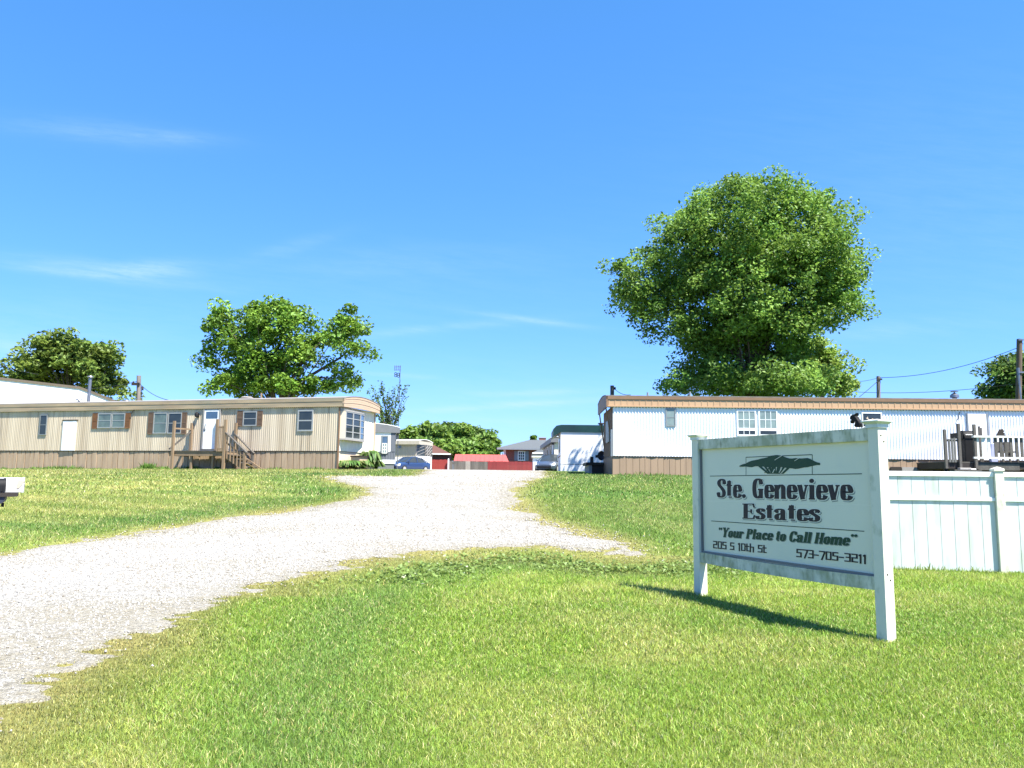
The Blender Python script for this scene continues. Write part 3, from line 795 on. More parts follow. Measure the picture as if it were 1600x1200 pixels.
lg.build('rule_lines', sign_green, pan)
sm = MB(); p_, q_ = Z(175,634), Z(1340,664)
sm.quad((p_[0], YF-.0008, p_[1]-.0015), (q_[0], YF-.0008, q_[1]-.0015), (q_[0], YF-.0008, q_[1]+.0015), (p_[0], YF-.0008, p_[1]+.0015)); sm.build('panel_seam', sign_halo, pan)
tl = MB()
can_top = [(425,389),(445,380),(470,374),(500,356),(520,353),(560,345),(590,335),(610,338),(630,322),(660,318),(690,314),(715,320),(740,328),(760,338),(790,340),(815,336),(850,340),(870,338),(900,336),(925,346),(945,358),(965,366),(984,370),(983,382)]
can_bot = [(960,385),(930,392),(900,400),(870,402),(840,410),(805,413),(790,408),(770,407),(745,404),(720,400),(690,398),(660,400),(630,402),(600,397),(570,395),(540,392),(520,398),(500,404),(480,394),(455,397)]
N_ = 26
def interp(pts, x):
    pts = sorted(pts)
    return float(np.interp(x, [p[0] for p in pts], [p[1] for p in pts]))
for i in range(N_):
    xa, xb = 425+560*i/N_, 425+560*(i+1)/N_
    jit = lambda x: rnd.uniform(-2, 2)
    a, b, c_, d = Z(xa, interp(can_bot, xa)), Z(xb, interp(can_bot, xb)), Z(xb, interp(can_top, xb)), Z(xa, interp(can_top, xa))
    tl.quad(*[(p[0], YF-.0022, p[1]) for p in (a, b, c_, d)])
for (x0, y0, x1, y1, w) in ((560,395,628,446,9),(600,398,640,446,7),(632,400,655,446,8),(662,400,668,446,12),(700,400,688,446,10),(735,404,700,446,7),(770,406,722,446,9),(640,402,600,440,4)):
    tl.quad(*[(p[0], YF-.0025-.0001*(x0 % 7), p[1]) for p in (Z(x0-w*1.3, y0-6), Z(x1-w, y1), Z(x1+w, y1), Z(x0+w*1.3, y0-6))])
tl.cur = 1
for (x0, y0, x1, y1) in ((668,350,722,318), (806,356,838,337), (668,412,655,440), (715,412,700,438)):
    tl.quad(*[(p[0], YF-.0045, p[1]) for p in (Z(x0, y0), Z(x0+5, y0+1), Z(x1+3, y1+1), Z(x1-2, y1))])
tl.build('tree_emblem', [sign_green, sign_face], pan)

# black ornament perched on the top rail, beside the right post
oo = Frame(SF.world(SF.px(1347, 667, 0.01)[0], .0, rt1), SF.rot)
orn = thing('ornament', 'black animal shaped ornament with one pointed ear, perched on the top rail of the sign', 'ornament', oo.o, oo.rot)
zp = lambda zx, zy: oo.px(1315+zx*.05625, 635+zy*.05625, 0)
body = [(400,580),(425,470),(440,445),(390,435),(345,410),(325,395),(308,430),(300,475),(285,478),(268,440),(285,400),(290,360),(258,345),(255,300),(285,250),(345,222),(375,220),(410,190),(445,180),(415,235),(410,262),(455,300),(490,355),(535,420),(570,490),(572,580)]
pts = [zp(*p) for p in body]; pts = [(x, z) for x, z in pts]
bm_ = MB()
cx, cz = sum(p[0] for p in pts)/len(pts), sum(p[1] for p in pts)/len(pts)
inner = [(x*.8+cx*.2, z*.8+cz*.2) for x, z in pts]
bm_.loft([[(x, -.022, z) for x, z in inner], [(x, -.010, z) for x, z in pts], [(x, .010, z) for x, z in pts], [(x, .022, z) for x, z in inner]])
bm_.build('body', black_m, orn)

# small pale perched twig-like bit on the right post's cap
tw = thing('twig', 'small pale twig lying on top of the right post cap of the sign', 'twig', SF.world(SW-.03, -.03, zt+.035), SF.rot)
tb = MB(); tb.tube([(-.06,0,.035),(-.02,0,.012),(.012,.004,.022)], [.003,.005,.004], 6); tb.tube([(-.02,0,.012),(.035,-.01,.014)], [.004,.003], 6); tb.tube([(-.045,0,.028),(-.05,.01,.045)], [.003,.002], 6)
tb.build('stem', foam_m, tw)

# ---------------------------------------------------------------- vinyl fence
FA = at(1317, 880, 12.35); FB = at(1568, 893, 12.05)
FR = Frame((FB.x, FB.y, G(FB.x, FB.y)), math.atan2(FB.y-FA.y, FB.x-FA.x) )
fence = thing('vinyl_fence', 'white vinyl privacy fence on the lawn behind the sign', 'fence', FR.o, FR.rot)
ft = FR.px(1500, 737, -.03)[1]; fm = FR.px(1500, 777, -.03)[1]
pw = .064
xp = [-(FB-FA).length, 0.0, (FB-FA).length, 2*(FB-FA).length]
print('fence', ft, fm, xp)
for x in xp:
    zt_ = ft+.035
    p = MB().box(x-pw, x+pw, -pw, pw, -.1, zt_).build('post', vinyl_post, fence, bevel=.005)
    c = MB(); h = pw+.012
    c.box(x-h, x+h, -h, h, zt_-.02, zt_+.012)
    c.loft([[(x-r,-r,z),(x+r,-r,z),(x+r,r,z),(x-r,r,z)] for r, z in ((h, zt_+.012), (.01, zt_+.045))])
    c.build('post_cap', vinyl_post, p)
for a, b in zip(xp[:-1], xp[1:]):
    a2, b2 = a+pw, b-pw
    MB().box(a2, b2, -.03, .03, ft-.075, ft).build('rail', white, fence, bevel=.004)
    MB().box(a2, b2, -.03, .03, fm-.055, fm).build('rail', white, fence, bevel=.004)
    for z0, z1 in ((-.12, fm-.055), (fm, ft-.075)):
        m = MB(); nb = 11; w = (b2-a2)/nb
        for i in range(nb):
            x = a2+i*w; e = rnd.uniform(0, .0025)
            m.box(x+.004, x+w-.004, -.011+e, .011+e, z0, z1)
        m.box(a2, b2, -.004, .004, z0, z1)
        m.build('panel', vinyl, fence)

def tufts(name, label, path, n, h0, hmin=.06, col=(.10,.19,.035), wide=.012, cat_='weeds'):
    """upright weedy blades along a line on the ground"""
    P = np.array(path, float); seg = np.hypot(*np.diff(P, axis=0).T); cs = np.concatenate([[0], np.cumsum(seg)])
    t = RN.uniform(0, cs[-1], n); x = np.interp(t, cs, P[:, 0]) + RN.normal(0, .06, n); y = np.interp(t, cs, P[:, 1]) + RN.normal(0, .06, n)
    cl_ = fbm(t*1.3, t*0+3, 3, 77)
    h = np.maximum(hmin*.6, h0*RN.uniform(.2, 1, n)*np.clip((cl_-.3)*2.4, .12, 1.3)); z = gz(x, y)
    a = RN.uniform(0, 6.28, n); lean = h*RN.uniform(.1, .6, n); la = RN.uniform(0, 6.28, n); w = wide*RN.uniform(.5, 1.4, n)
    p0 = np.stack([x-np.cos(a)*w, y-np.sin(a)*w, z-.01], 1); p1 = np.stack([x+np.cos(a)*w, y+np.sin(a)*w, z-.01], 1)
    m0 = np.stack([x+np.cos(a)*w*.7+np.cos(la)*lean*.35, y+np.sin(a)*w*.7+np.sin(la)*lean*.35, z+h*.6], 1)
    tip = np.stack([x+np.cos(la)*lean, y+np.sin(la)*lean, z+h], 1)
    V = np.stack([p0, p1, m0, tip], 1).reshape(-1, 3); i = np.arange(n)*4
    F = np.stack([i, i+1, i+2, i, i+2, i+3], 1).ravel()
    c = RN.uniform(.6, 1.4, n)[:, None]*np.array(col)
    o = npmesh(name, V, F, np.full(2*n, 3), grassblade, np.repeat(c, 4, 0))
    return tag(o, label, cat_, kind='stuff')
def line_pts(fr, x0, x1, y): 
    a, b = fr.world(x0, y, 0), fr.world(x1, y, 0); return [(a.x, a.y), (b.x, b.y)]
tufts('weeds', 'untrimmed grass and thin weeds along the foot of the white vinyl fence', line_pts(FR, xp[0], xp[-1], -.10), 700, .11, wide=.006, col=(.15,.22,.04))

# ---------------------------------------------------------------- mailboxes at the left edge
MF = Frame(at(20, 771, 9.5), R(30))
gzm = G(MF.o.x, MF.o.y)
mbx = lambda u, v: MF.px(u, v)
x0, z1 = mbx(7, 746); x1, _ = mbx(39.5, 746); _, z0 = mbx(20, 769); xd, _ = mbx(28, 750)
def boxprof(y0, y1, z0, z1, n=8):
    r = (y1-y0)/2; c = (y0+y1)/2; zc = z1-r*.95
    return [(y0, z0), (y1, z0)] + [(c+r*math.cos(t), zc+r*.95*math.sin(t)) for t in [math.pi*i/n for i in range(n+1)]]
mail_white = mat('mailbox_white', (.40,.40,.39), .5, col2=(.33,.33,.32), amt=.6)
def mailbox(name, label, fr, x0, x1, y0, y1, z0, z1, m, doorm, open_):
    t = thing(name, label, 'mailbox', fr.world((x0+x1)/2, (y0+y1)/2, z0), fr.rot)
    ox, oy = (x0+x1)/2, (y0+y1)/2
    pr = [(y-oy, z-z0) for y, z in boxprof(y0, y1, z0, z1)]
    b = MB().loft([[(x0-ox, y, z) for y, z in pr], [(x1-ox, y, z) for y, z in pr]]).build('body', m, t, smooth=True)
    cyc, czc = 0, (z1-z0)*.45
    d = MB(); 
    big = [(y*1.04, czc+(z-czc)*1.04) for y, z in pr]
    d.loft([[(x1-ox-.004, y, z) for y, z in big], [(x1-ox+.018, y, z) for y, z in big]])
    if open_: pass
    d.build('door', doorm, t, smooth=True)
    f = MB(); f.box(-.035, -.02, y0-oy-.014, y0-oy-.004, (z1-z0)*.62, (z1-z0)*.97); f.build('flag', black_m, t)
    return t
mailbox_white = mailbox('mailbox', 'white rounded mailbox on a dark bracket, door end facing right', MF, x0-.12, x1-.02, -.09, .10, z0, z1, mail_white, mail_white, True)
k = MB(); kx = 0
yq = -.1005; xd += .06
k.prism([(xd-(x0+x1-.02)/2, .045), (xd-(x0+x1-.02)/2+.005, .15), (xd-(x0+x1-.02)/2+.075, .135), (xd-(x0+x1-.02)/2+.02, .05)], yq, -.09) 
k.build('tan_panel', foam_m, mailbox_white)
xb1, zb1 = MF.px(6.5, 747.5, -.28); _, zb0 = MF.px(6, 768, -.28)
mailbox('mailbox', 'black mailbox cut off by the left edge, in front of the white mailbox', MF, xb1-.50, xb1, -.29, -.11, zb0, zb1, black_m, black_m, False)
post = thing('mailbox_post', 'dark wooden mailbox post with a crossbar under the white mailbox', 'mailbox post', (MF.world(x0-.42, .0, 0).x, MF.world(x0-.42, .0, 0).y, gzm), MF.rot)
zb = MF.o.z-gzm+z0
MB().box(-.05, .05, -.05, .05, -.2, zb-.10).build('pole', wood_dark, post)
xr = mbx(28.5, 770)[0]-(x0-.42)
MB().box(-.12, xr, -.36, .12, zb-.047, zb-.002).build('crossbar', wood_dark, post)
xt, zt1 = MF.px(12, 780, -.33); _, ztop = MF.px(5, 770.5, -.33); _, zbot = MF.px(5, 788, -.33)
tube_ = thing('newspaper_tube', 'round dark newspaper tube hanging under the mailbox crossbar at the left edge', 'newspaper tube', MF.world(xt-.09, -.12, (ztop+zbot)/2), MF.rot)
rr = (ztop-zbot)/2
MB().lathe((0,0,0), [(rr*.92,-.22),(rr,-.2),(rr,.2),(rr*.92,.22)], 20, 'y').build('barrel', mat('navy_plastic', (.03,.035,.055), .5), tube_, smooth=True)
MB().box(.02, .05, -.02, .02, -rr-.035, -rr+.01).build('bracket', black_m, tube_)

# ---------------------------------------------------------------- mobile homes
def ribbed(x0, x1, z0, z1, pitch=.1, d=.018, y=0.0, mb=None, flat=.45, holes=()):
    """vertical ribbed sheet facing -y"""
    mb = mb or MB(); pts = []; x = x0
    while x < x1-1e-6:
        e = min(pitch, x1-x)
        pts += [(x, y), (x+e*flat*.8, y), (x+e*flat, y-d), (x+e*(flat+.3), y-d), (x+e*(flat+.45), y)]
        x += pitch
    pts.append((x1, y))
    b = len(mb.v)
    for px_, py_ in pts: mb.v += [(px_, py_, z0), (px_, py_, z1)]
    for i in range(len(pts)-1):
        mb.f.append((b+2*i, b+2*i+2, b+2*i+3, b+2*i+1)); mb.m.append(mb.cur)
    return mb
def rot_end(mb_src, xe, sign):
    """turn a sheet built along x facing -y into an end wall: x -> y, facing sign*x"""
    out = MB(); 
    for (x, y, z) in mb_src.v: out.v.append((xe - sign*y, x, z))
    out.f = list(mb_src.f) if sign < 0 else [tuple(reversed(f)) for f in mb_src.f]
    out.f = list(mb_src.f); out.m = list(mb_src.m); return out
def slats(mb, x0, x1, z0, z1, w, y=0, tilt=.0, gap=.012, t=.015):
    x = x0
    while x < x1-.02:
        e = min(w*rnd.uniform(.8, 1.15), x1-x); k = rnd.uniform(-tilt, tilt); yy = y+rnd.uniform(-.008, .008)
        zt_ = z1 + rnd.uniform(-.015, .0)
        mb.hexa([(x+gap/2+k,yy,z0),(x+e-gap/2+k,yy-.006,z0),(x+e-gap/2+k,yy+t,z0),(x+gap/2+k,yy+t,z0),(x+gap/2,yy,zt_),(x+e-gap/2,yy-.006,zt_),(x+e-gap/2,yy+t,zt_),(x+gap/2,yy+t,zt_)])
        x += e
    return mb
def arch(y0, y1, zr, bow, n=10):
    return [(y0+(y1-y0)*i/n, zr+bow*(1-(2*i/n-1)**2)) for i in range(n+1)]

def window(parent, x0, x1, z0, z1, y=0.0, cols=1, rows=2, fm=None, pm=None, fw=.045, mw=.028, low=None, out=.05, fm2=None):
    """window > pane ; frame stands proud of the ribs"""
    fm, pm = fm or alu, pm or glass
    f = MB(); yo = y-out
    f.box(x0, x0+fw, yo, y, z0, z1); f.box(x1-fw, x1, yo, y, z0, z1)
    f.box(x0+fw, x1-fw, yo, y, z1-fw, z1); f.box(x0+fw, x1-fw, yo, y, z0, z0+fw)
    for i in range(1, cols):
        x = x0+fw+(x1-x0-2*fw)*i/cols; f.box(x-mw/2, x+mw/2, yo+.004, y-.036, z0+fw, z1-fw)
    for j in range(1, rows):
        z = z0+fw+(z1-z0-2*fw)*j/rows
        for i in range(cols):
            xa = x0+fw+(x1-x0-2*fw)*i/cols+(mw/2 if i else 0); xb = x0+fw+(x1-x0-2*fw)*(i+1)/cols-(mw/2 if i < cols-1 else 0)
            f.box(xa, xb, yo+.007, y-.036, z-mw/2, z+mw/2)
    w = f.build('window', fm, parent)
    p = MB(); p.box(x0+fw, x1-fw, y-.036, y-.026, z0+fw, z1-fw)
    if low is not None:
        pass
    p.build('pane', pm, w)
    return w
def shutter(parent, x0, x1, z0, z1, m, y=0.0):
    s = MB(); yo = y-.045
    s.box(x0, x1, yo+.012, y-.019, z0, z1); e = .035
    s.box(x0, x0+e, yo, yo+.0115, z0, z1); s.box(x1-e, x1, yo, yo+.0115, z0, z1)
    for z in (z0, (z0+z1)/2-e/2, z1-e): s.box(x0+e, x1-e, yo+.001, yo+.0115, z, z+e)
    n = int((z1-z0)/.06)
    for i in range(n):
        z = z0+e+(z1-z0-2*e)*i/n
        s.hexa([(x0+e,yo+.004,z),(x1-e,yo+.004,z),(x1-e,yo+.011,z),(x0+e,yo+.011,z),(x0+e,yo+.009,z+.03),(x1-e,yo+.009,z+.03),(x1-e,yo+.0115,z+.03),(x0+e,yo+.0115,z+.03)])
    return s.build('shutter', m, parent)

# ===== tan home on the left
A = at(527, 737, 35.0)
THR = R(-16)
TH = Frame((A.x, A.y, G(A.x, A.y)), THR)
L_T, W_T = 23.0, 3.55
Tz = lambda v, u=524: TH.px(u, v)[1]
zs, zfb, zrt = Tz(704.5), Tz(635.5), Tz(622.5)
zg0 = -.55
print('tan home', zs, zfb, zrt)
home = thing('mobile_home', 'long tan ribbed mobile home with brown shutters and an end bay window, left of drive', 'mobile home', TH.o, TH.rot)
w = ribbed(-L_T, 0, zs, zfb+.03, .105, .009)
e = rot_end(ribbed(0, W_T, zs, zfb+.03, .30, .012), 0, 1)
wall = w.build('wall', tan_siding, home)
e.v += []; e.build('end_wall', tan_end, home)
b = MB(); b.quad((-L_T,W_T,zs),(0,W_T,zs),(0,W_T,zfb),(-L_T,W_T,zfb)); b.quad((-L_T,0,zs),(-L_T,W_T,zs),(-L_T,W_T,zfb),(-L_T,0,zfb)); b.quad((-L_T,.02,zs),(0,.02,zs),(0,W_T,zs),(-L_T,W_T,zs))
b.build('back_wall', tan_siding, home)
s = MB(); slats(s, -L_T, 0, zg0, zs-.03, .30, .025, .05, .03, .03)
s.box(-L_T, -.0, .06, .1, zg0, zs-.002); s.build('skirting', tan_skirt, home)
s = MB(); s.box(-.1, -.03, .11, W_T, -.3, zs-.02); s.build('end_skirting', mat('pale_tan_board', (.60,.49,.36), .6, amt=.5), home)
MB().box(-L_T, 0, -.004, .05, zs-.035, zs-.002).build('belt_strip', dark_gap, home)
OV, OF = .24, .05
f = MB()
hh = zrt-zfb
for i, (za, zb_, yo) in enumerate(((0, .36, 0), (.36, .62, .012), (.62, 1, 0))):
    f.box(-L_T-.1, OV, -OF+yo-.03, -OF+.045, zfb+hh*za+.0, zfb+hh*zb_)
f.build('fascia', tan_fascia, home)
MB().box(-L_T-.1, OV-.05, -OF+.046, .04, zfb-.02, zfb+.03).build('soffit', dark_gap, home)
# bowed roof with its end fascia
ar = arch(-OF-.03, W_T+OF, zrt, .20)
r_ = MB(); r_.loft([[( -L_T-.12, y, z+.03) for y, z in ar] + [(-L_T-.12, y, z) for y, z in reversed(ar)], [(OV+.03, y, z+.03) for y, z in ar] + [(OV+.03, y, z) for y, z in reversed(ar)]])
r_.build('roof', roof_pale, home)
ef = MB(); n_ = len(ar)
for k in range(5):
    lo, hi = k/5, (k+1)/5-.012; xo = OV-.045 + (0 if k % 2 else .012)
    for i in range(n_-1):
        (ya, za), (yb, zb_) = ar[i], ar[i+1]
        ba, bb = zfb-.01+.04*(1-(2*i/(n_-1)-1)**2), zfb-.01+.04*(1-(2*(i+1)/(n_-1)-1)**2)
        ef.hexa([(OV-.08,ya,ba+(za-ba)*lo),(xo+.05,ya,ba+(za-ba)*lo),(xo+.05,yb,bb+(zb_-bb)*lo),(OV-.08,yb,bb+(zb_-bb)*lo),(OV-.08,ya,ba+(za-ba)*hi),(xo+.05,ya,ba+(za-ba)*hi),(xo+.05,yb,bb+(zb_-bb)*hi),(OV-.08,yb,bb+(zb_-bb)*hi)])
ef.build('end_fascia', pink_fascia, home)
MB().box(.02, OV-.08, -OF+.06, W_T+OF-.05, zfb+.0, zfb+.012).build('end_soffit', tan_siding, home)
MB().box(-.03, .035, -.035, .03, -.2, zfb).build('corner_trim', brown_trim, home)
MB().box(-.03, .05, W_T-.05, W_T+.04, -.2, zfb).build('corner_trim', pink_fascia, home)
yb_ = 0.0
def tw_(u0, u1, v0, v1):
    um = (u0+u1)/2
    x0, _ = TH.px(u0, (v0+v1)/2); x1, _ = TH.px(u1, (v0+v1)/2); return x0, x1, TH.px(um, v1)[1], TH.px(um, v0)[1]
window(home, *tw_(62.5, 74, 648, 680), yb_, 1, 2, alu_dark)
x0, x1, z0, z1 = tw_(98, 119, 656, 705.5)
d = MB(); d.box(x0, x1, -.05, -.02, zs, z1-.05); d.build('boarded_door', mat('white_board', (.74,.74,.74), .6, col2=(.58,.58,.58), amt=.6, scale=(1.5,3,3)), home)
MB().box(x0-.05, x1+.05, -.06, -.012, z1-.05, z1).build('door_lintel', dark_gap, home)
for (u0, u1, su0, su1, v0, v1, sm, pm) in ((153.5, 174.5, 145, 153, 646, 669, shutter_r, glass_green), (175.5, 196, 196.5, 204, 646, 668.5, shutter_r, glass_green)):
    window(home, *tw_(u0, u1, v0, v1), yb_, 1, 2, alu, pm); shutter(home, *tw_(su0, su1, v0-.5, v1+1), sm)
for (u0, u1, su0, su1, v0, v1, sm, pm) in ((240.5, 261.5, 232, 240, 645, 677.5, shutter_m, glass_green), (263, 284.5, 284.5, 292, 645, 677.5, shutter_m, glass)):
    window(home, *tw_(u0, u1, v0, v1), yb_, 1, 2, alu, pm); shutter(home, *tw_(su0, su1, v0-.5, v1+1), sm)
window(home, *tw_(380.5, 402, 643, 665.5), yb_, 1, 2, alu, glass)
shutter(home, *tw_(371, 380, 642, 666), shutter_m); shutter(home, *tw_(402.3, 410.5, 642, 666), shutter_m)
window(home, *tw_(465.5, 490, 640.5, 674), yb_, 1, 2, alu, glass, fw=.07, mw=.06)
# white storm door under the eave
x0, x1, z0, z1 = tw_(317.5, 344.5, 640, 701.5)
dr = MB(); dr.box(x0+.07, x1-.07, -.055, -.02, z0, z1-.02); door = dr.build('door', white, home)
fr_ = MB(); fr_.box(x0, x0+.07, -.07, -.012, z0, z1); fr_.box(x1-.07, x1, -.07, -.012, z0, z1); fr_.build('door_frame', grey_pale, home)
MB().box(x0+.16, x1-.16, -.062, -.0555, z1-.42, z1-.1).build('pane', glass_blue, door)
hd = MB(); hd.tube([(x0+.14,-.06,z0+.95),(x0+.14,-.10,z0+.98),(x0+.17,-.10,z0+1.12),(x0+.16,-.06,z0+1.15)], .014, 6); hd.box(x0+.115, x0+.165, -.07, -.0555, z0+.85, z0+.93); hd.build('handle', black_m, door)
lx, lz = TH.px(310, 649)
lp = MB(); lp.box(lx-.06, lx+.06, -.03, -.012, lz-.1, lz+.1); lp.lathe((lx, -.12, lz-.1), [(.03,0),(.085,.03),(.09,.16),(.05,.23),(.015,.25)], 10); lp.bar((lx,-.03,lz+.08),(lx,-.12,lz+.12),.03,.03)
lp.build('porch_lamp', black_m, home, smooth=True)
# bay window on the end wall
ya, _ = TH.pe(536, 660, .2); yb2, _ = TH.pe(579, 668, .2)
zb0, zb1 = TH.pe(548, 686, .4)[1], TH.pe(548, 642, .4)[1]
zb0 = max(zb0, zs+.35)
BD = .27
y0, y1, y2, y3 = .10, .24, 1.72, 2.55
out_ = [(0, .0), (BD, .10), (BD, 1.55), (BD-.15, 2.25), (.02, 2.36)]
by = MB()
for z in (zb0, zb1):
    pass
by.loft([[(x+.02*(x>0), y, zb0-.05) for x, y in out_], [(x+.02*(x>0), y, zb0+.02) for x, y in out_]])
bay = by.build('bay_window', grey_pale, home)
MB().loft([[(x+.02*(x>0), y, zb1-.02) for x, y in out_], [(x+.02*(x>0), y, zb1+.05) for x, y in out_]]).build('head_board', grey_pale, bay)
def bay_face(p, q, cols, rows, pm, fm, solid=False):
    P, Q = Vector((*p, 0)), Vector((*q, 0)); d = (Q-P); l = d.length; d.normalize(); nrm = Vector((d.y, -d.x, 0))
    def hx(s0, s1, n0, n1, z0, z1): 
        return [P+d*s+nrm*n+Vector((0,0,z)) for z in (z0, z1) for s, n in ((s0,n1),(s1,n1),(s1,n0),(s0,n0))]
    z0, z1 = zb0+.02, zb1-.02
    if solid:
        m = MB(); m.hexa(hx(0, l, -.03, 0, z0, z1)); m.build('side_panel', tan_siding, bay); return
    f = MB(); fw = .05
    f.hexa(hx(0, fw, -.04, .01, z0, z1)); f.hexa(hx(l-fw, l, -.04, .01, z0, z1)); f.hexa(hx(fw, l-fw, -.04, .009, z0, z0+fw)); f.hexa(hx(fw, l-fw, -.04, .009, z1-fw, z1))
    for i in range(1, cols):
        s = l*i/cols; f.hexa(hx(s-.045, s+.045, -.03, .006, z0+fw, z1-fw))
    for j in range(1, rows):
        z = z0+(z1-z0)*j/rows
        for i in range(cols): f.hexa(hx(l*i/cols+(.045 if i else fw), l*(i+1)/cols-(.045 if i < cols-1 else fw), -.03, .003, z-.018, z+.018))
    w_ = f.build('sash', fm, bay)
    m = MB(); m.hexa(hx(fw, l-fw, -.028, -.018, z0+fw, z1-fw)); m.build('pane', pm, w_)
bay_face(out_[0], out_[1], 1, 1, None, None, True)
bay_face(out_[1], out_[2], 2, 4, glass, alu)
bay_face(out_[2], out_[3], 1, 4, glass_blue, alu)
bay_face(out_[3], out_[4], 1, 1, None, None, True)
# roof fittings
def flue(parent, x, y, z0, z1, r, m, cap=True, name='flue_pipe'):
    k = MB(); k.lathe((x,y,0), [(r*1.6,z0),(r*1.6,z0+.05),(r,z0+.09),(r,z1-.14)] , 12)
    if cap: k.lathe((x,y,0), [(r*.6,z1-.14),(r*.6,z1-.09),(r*1.9,z1-.08),(r*1.5,z1-.02),(r*.3,z1)], 12)
    return k.build(name, m, parent, smooth=True)
fx, fz = TH.px(141.5, 587, 1.4); flue(home, fx, 1.4, zrt+.1, fz, .085, galv)
for u, v in ((123.5, 624), (198, 626)): 
    fx, fz = TH.px(u, v, 1.2); flue(home, fx, 1.2, zrt+.1, fz+.03, .09, galv, name='roof_vent')
fx, fz = TH.px(408.5, 614, 1.6); k = MB(); k.tube([(fx,1.6,zrt+.1),(fx,1.6,fz)], .045, 8); k.build('vent_pipe', wood_new, home)
fx, fz = TH.px(386, 622, 1.6); flue(home, fx, 1.6, zrt+.1, fz+.08, .16, roof_pale, name='roof_vent')
# broken wire hanging by the eave
fx, fz = TH.px(210, 643); k = MB(); k.tube([(fx+.1,-.03,fz+.12),(fx,-.08,fz+.04),(fx-.08,-.1,fz-.1)], .02, 5); k.build('loose_bracket', dark_gap, home)

# little brick planter and the hosta bed at the end
pe0 = TH.world(.12, 2.0, 0)
stp = thing('planter', 'low tan block planter against the end of the tan home, under the bay window', 'planter', (pe0.x, pe0.y, G(pe0.x, pe0.y)), TH.rot)
zst = TH.pe(556, 712, .5)[1]
MB().box(0, .45, -1.0, .9, -.3, zst-.1).build('block_wall', mat('tan_block', (.50,.36,.25), .8, amt=.5), stp)
MB().box(-.02, .50, -1.04, .94, zst-.099, zst-.04).build('ledge', wood_dark, stp)
def hosta(name, label, cx, cy, n, r, h, seed, group):
    rg = np.random.default_rng(seed); VV, FF, LC, CC = [], [], [], []; off = 0
    z = G(cx, cy)
    t = thing(name, label, 'plant', (cx, cy, z), 0, group)
    for i in range(n):
        a = rg.uniform(0, 6.28); L = r*rg.uniform(.6, 1.15); hh_ = h*rg.uniform(.55, 1.15); w_ = L*.34
        d = np.array([math.cos(a), math.sin(a), 0]); s = np.array([-math.sin(a), math.cos(a), 0])
        ps = []
        for k, (f, zf, wf) in enumerate(((0, 0, .1), (.3, .75, .25), (.55, 1, 1), (.8, .85, .8), (1.05, .5, .05))):
            c = d*L*f+np.array([0,0,hh_*zf]); ps += [c-s*w_*wf/2+np.array([0,0,.03*wf]), c, c+s*w_*wf/2+np.array([0,0,.03*wf])]
        VV.append(np.array(ps))
        for k in range(4):
            for q in (0, 1): FF += [off+k*3+q, off+k*3+q+1, off+k*3+q+4, off+k*3+q+3]; LC.append(4)
        tint = np.array([.07,.15,.03])*rg.uniform(.6, 1.4) if rg.random() < .85 else np.array([.20,.24,.07])*rg.uniform(.7, 1.2)
        edge = tint if rg.random() < .6 else np.array([.22,.26,.10])
        CC.append(np.array([edge if (k % 3) != 1 else tint for k in range(15)])); off += 15
    npmesh('foliage', np.concatenate(VV), np.array(FF), np.array(LC), leaf, np.concatenate(CC), parent=t)
for i, (u, v, Y, sz, lab) in enumerate(((541,733,35.3,.42,'leftmost clump of variegated hosta beside the tan home'), (553,733,35.6,.55,'low wide hosta clump with pale edged leaves, in front of the block planter'), (566,732,36.0,.50,'hosta clump in the middle of the bed by the tan home'),
        (578,728,37.0,.55,'tall yellow green plant at the far corner of the tan home'), (588,730,37.4,.42,'rightmost clump of leafy plants beside the grey home'))):
    p = at(u, v, Y); hosta('hosta', lab, p.x, p.y, 110, sz, .36+.42*(i == 3), 40+i, 'hosta clumps by the tan home')

tufts('weeds', 'taller weeds along the skirting of the tan home', line_pts(TH, -L_T, .2, -.12), 2600, .20, wide=.02)
tufts('weeds', 'clump of green weeds by the skirting left of the wooden porch', line_pts(TH, TH.px(216, 733)[0], TH.px(244, 733)[0], -.2), 350, .42, wide=.025)

# ===== porch of the tan home
PD = 1.28
xa, zp_ = TH.px(264.5, 703, -PD); xb, _ = TH.px(351, 703, -PD)
zdk = TH.px(300, 702.5, -PD)[1]
zdk = TH.px(300, 704, -PD)[1]
pc = TH.world((xa+xb)/2, -PD/2, 0); PZ = G(pc.x, pc.y)-TH.o.z
porch = thing('wooden_porch', 'unfinished timber porch with a stair, before the white door of the tan home', 'porch', TH.world((xa+xb)/2, -PD/2, PZ), TH.rot)
ox, oy, oz = (xa+xb)/2, -PD/2, PZ
def Pb(name, fn, m=wood_new, parent=None):
    k = MB(); fn(k); k.v = [(x-ox, y-oy, z-oz) for x, y, z in k.v]; return k.build(name, m, parent or porch)
Pb('deck', lambda k: [k.box(xa+i*(xb-xa)/8*1.0+.004, xa+(i+1)*(xb-xa)/8-.004, -PD-.03, -.06, zdk-.04, zdk) for i in range(8)], wood_old)
Pb('frame', lambda k: (k.box(xa+.02, xb-.02, -PD, -PD+.05, zdk-.24, zdk-.042), k.box(xa+.02, xa+.07, -PD+.05, -.06, zdk-.24, zdk-.042), k.box(xb-.07, xb-.02, -PD+.05, -.06, zdk-.24, zdk-.042)))
def pp(u, y): return TH.px(u, 700, y)[0]
zgd = PZ-.15
def post_(u, y, ztop_, zbot_, s=.05, m=wood_new):
    x = pp(u, y); return Pb('post', lambda k: k.box(x-s, x+s, y-s, y+s, zbot_, ztop_), m)
zf = lambda u, v: TH.px(u, v, -PD)[1]
yf = -PD-.085
post_(270, yf, zf(270, 658), zgd)
post_(300.5, -PD+.12, zdk-.24, zgd); post_(334, -PD+.12, zdk-.24, zgd)
post_(350.5, yf, zf(351, 656), zgd, .055)
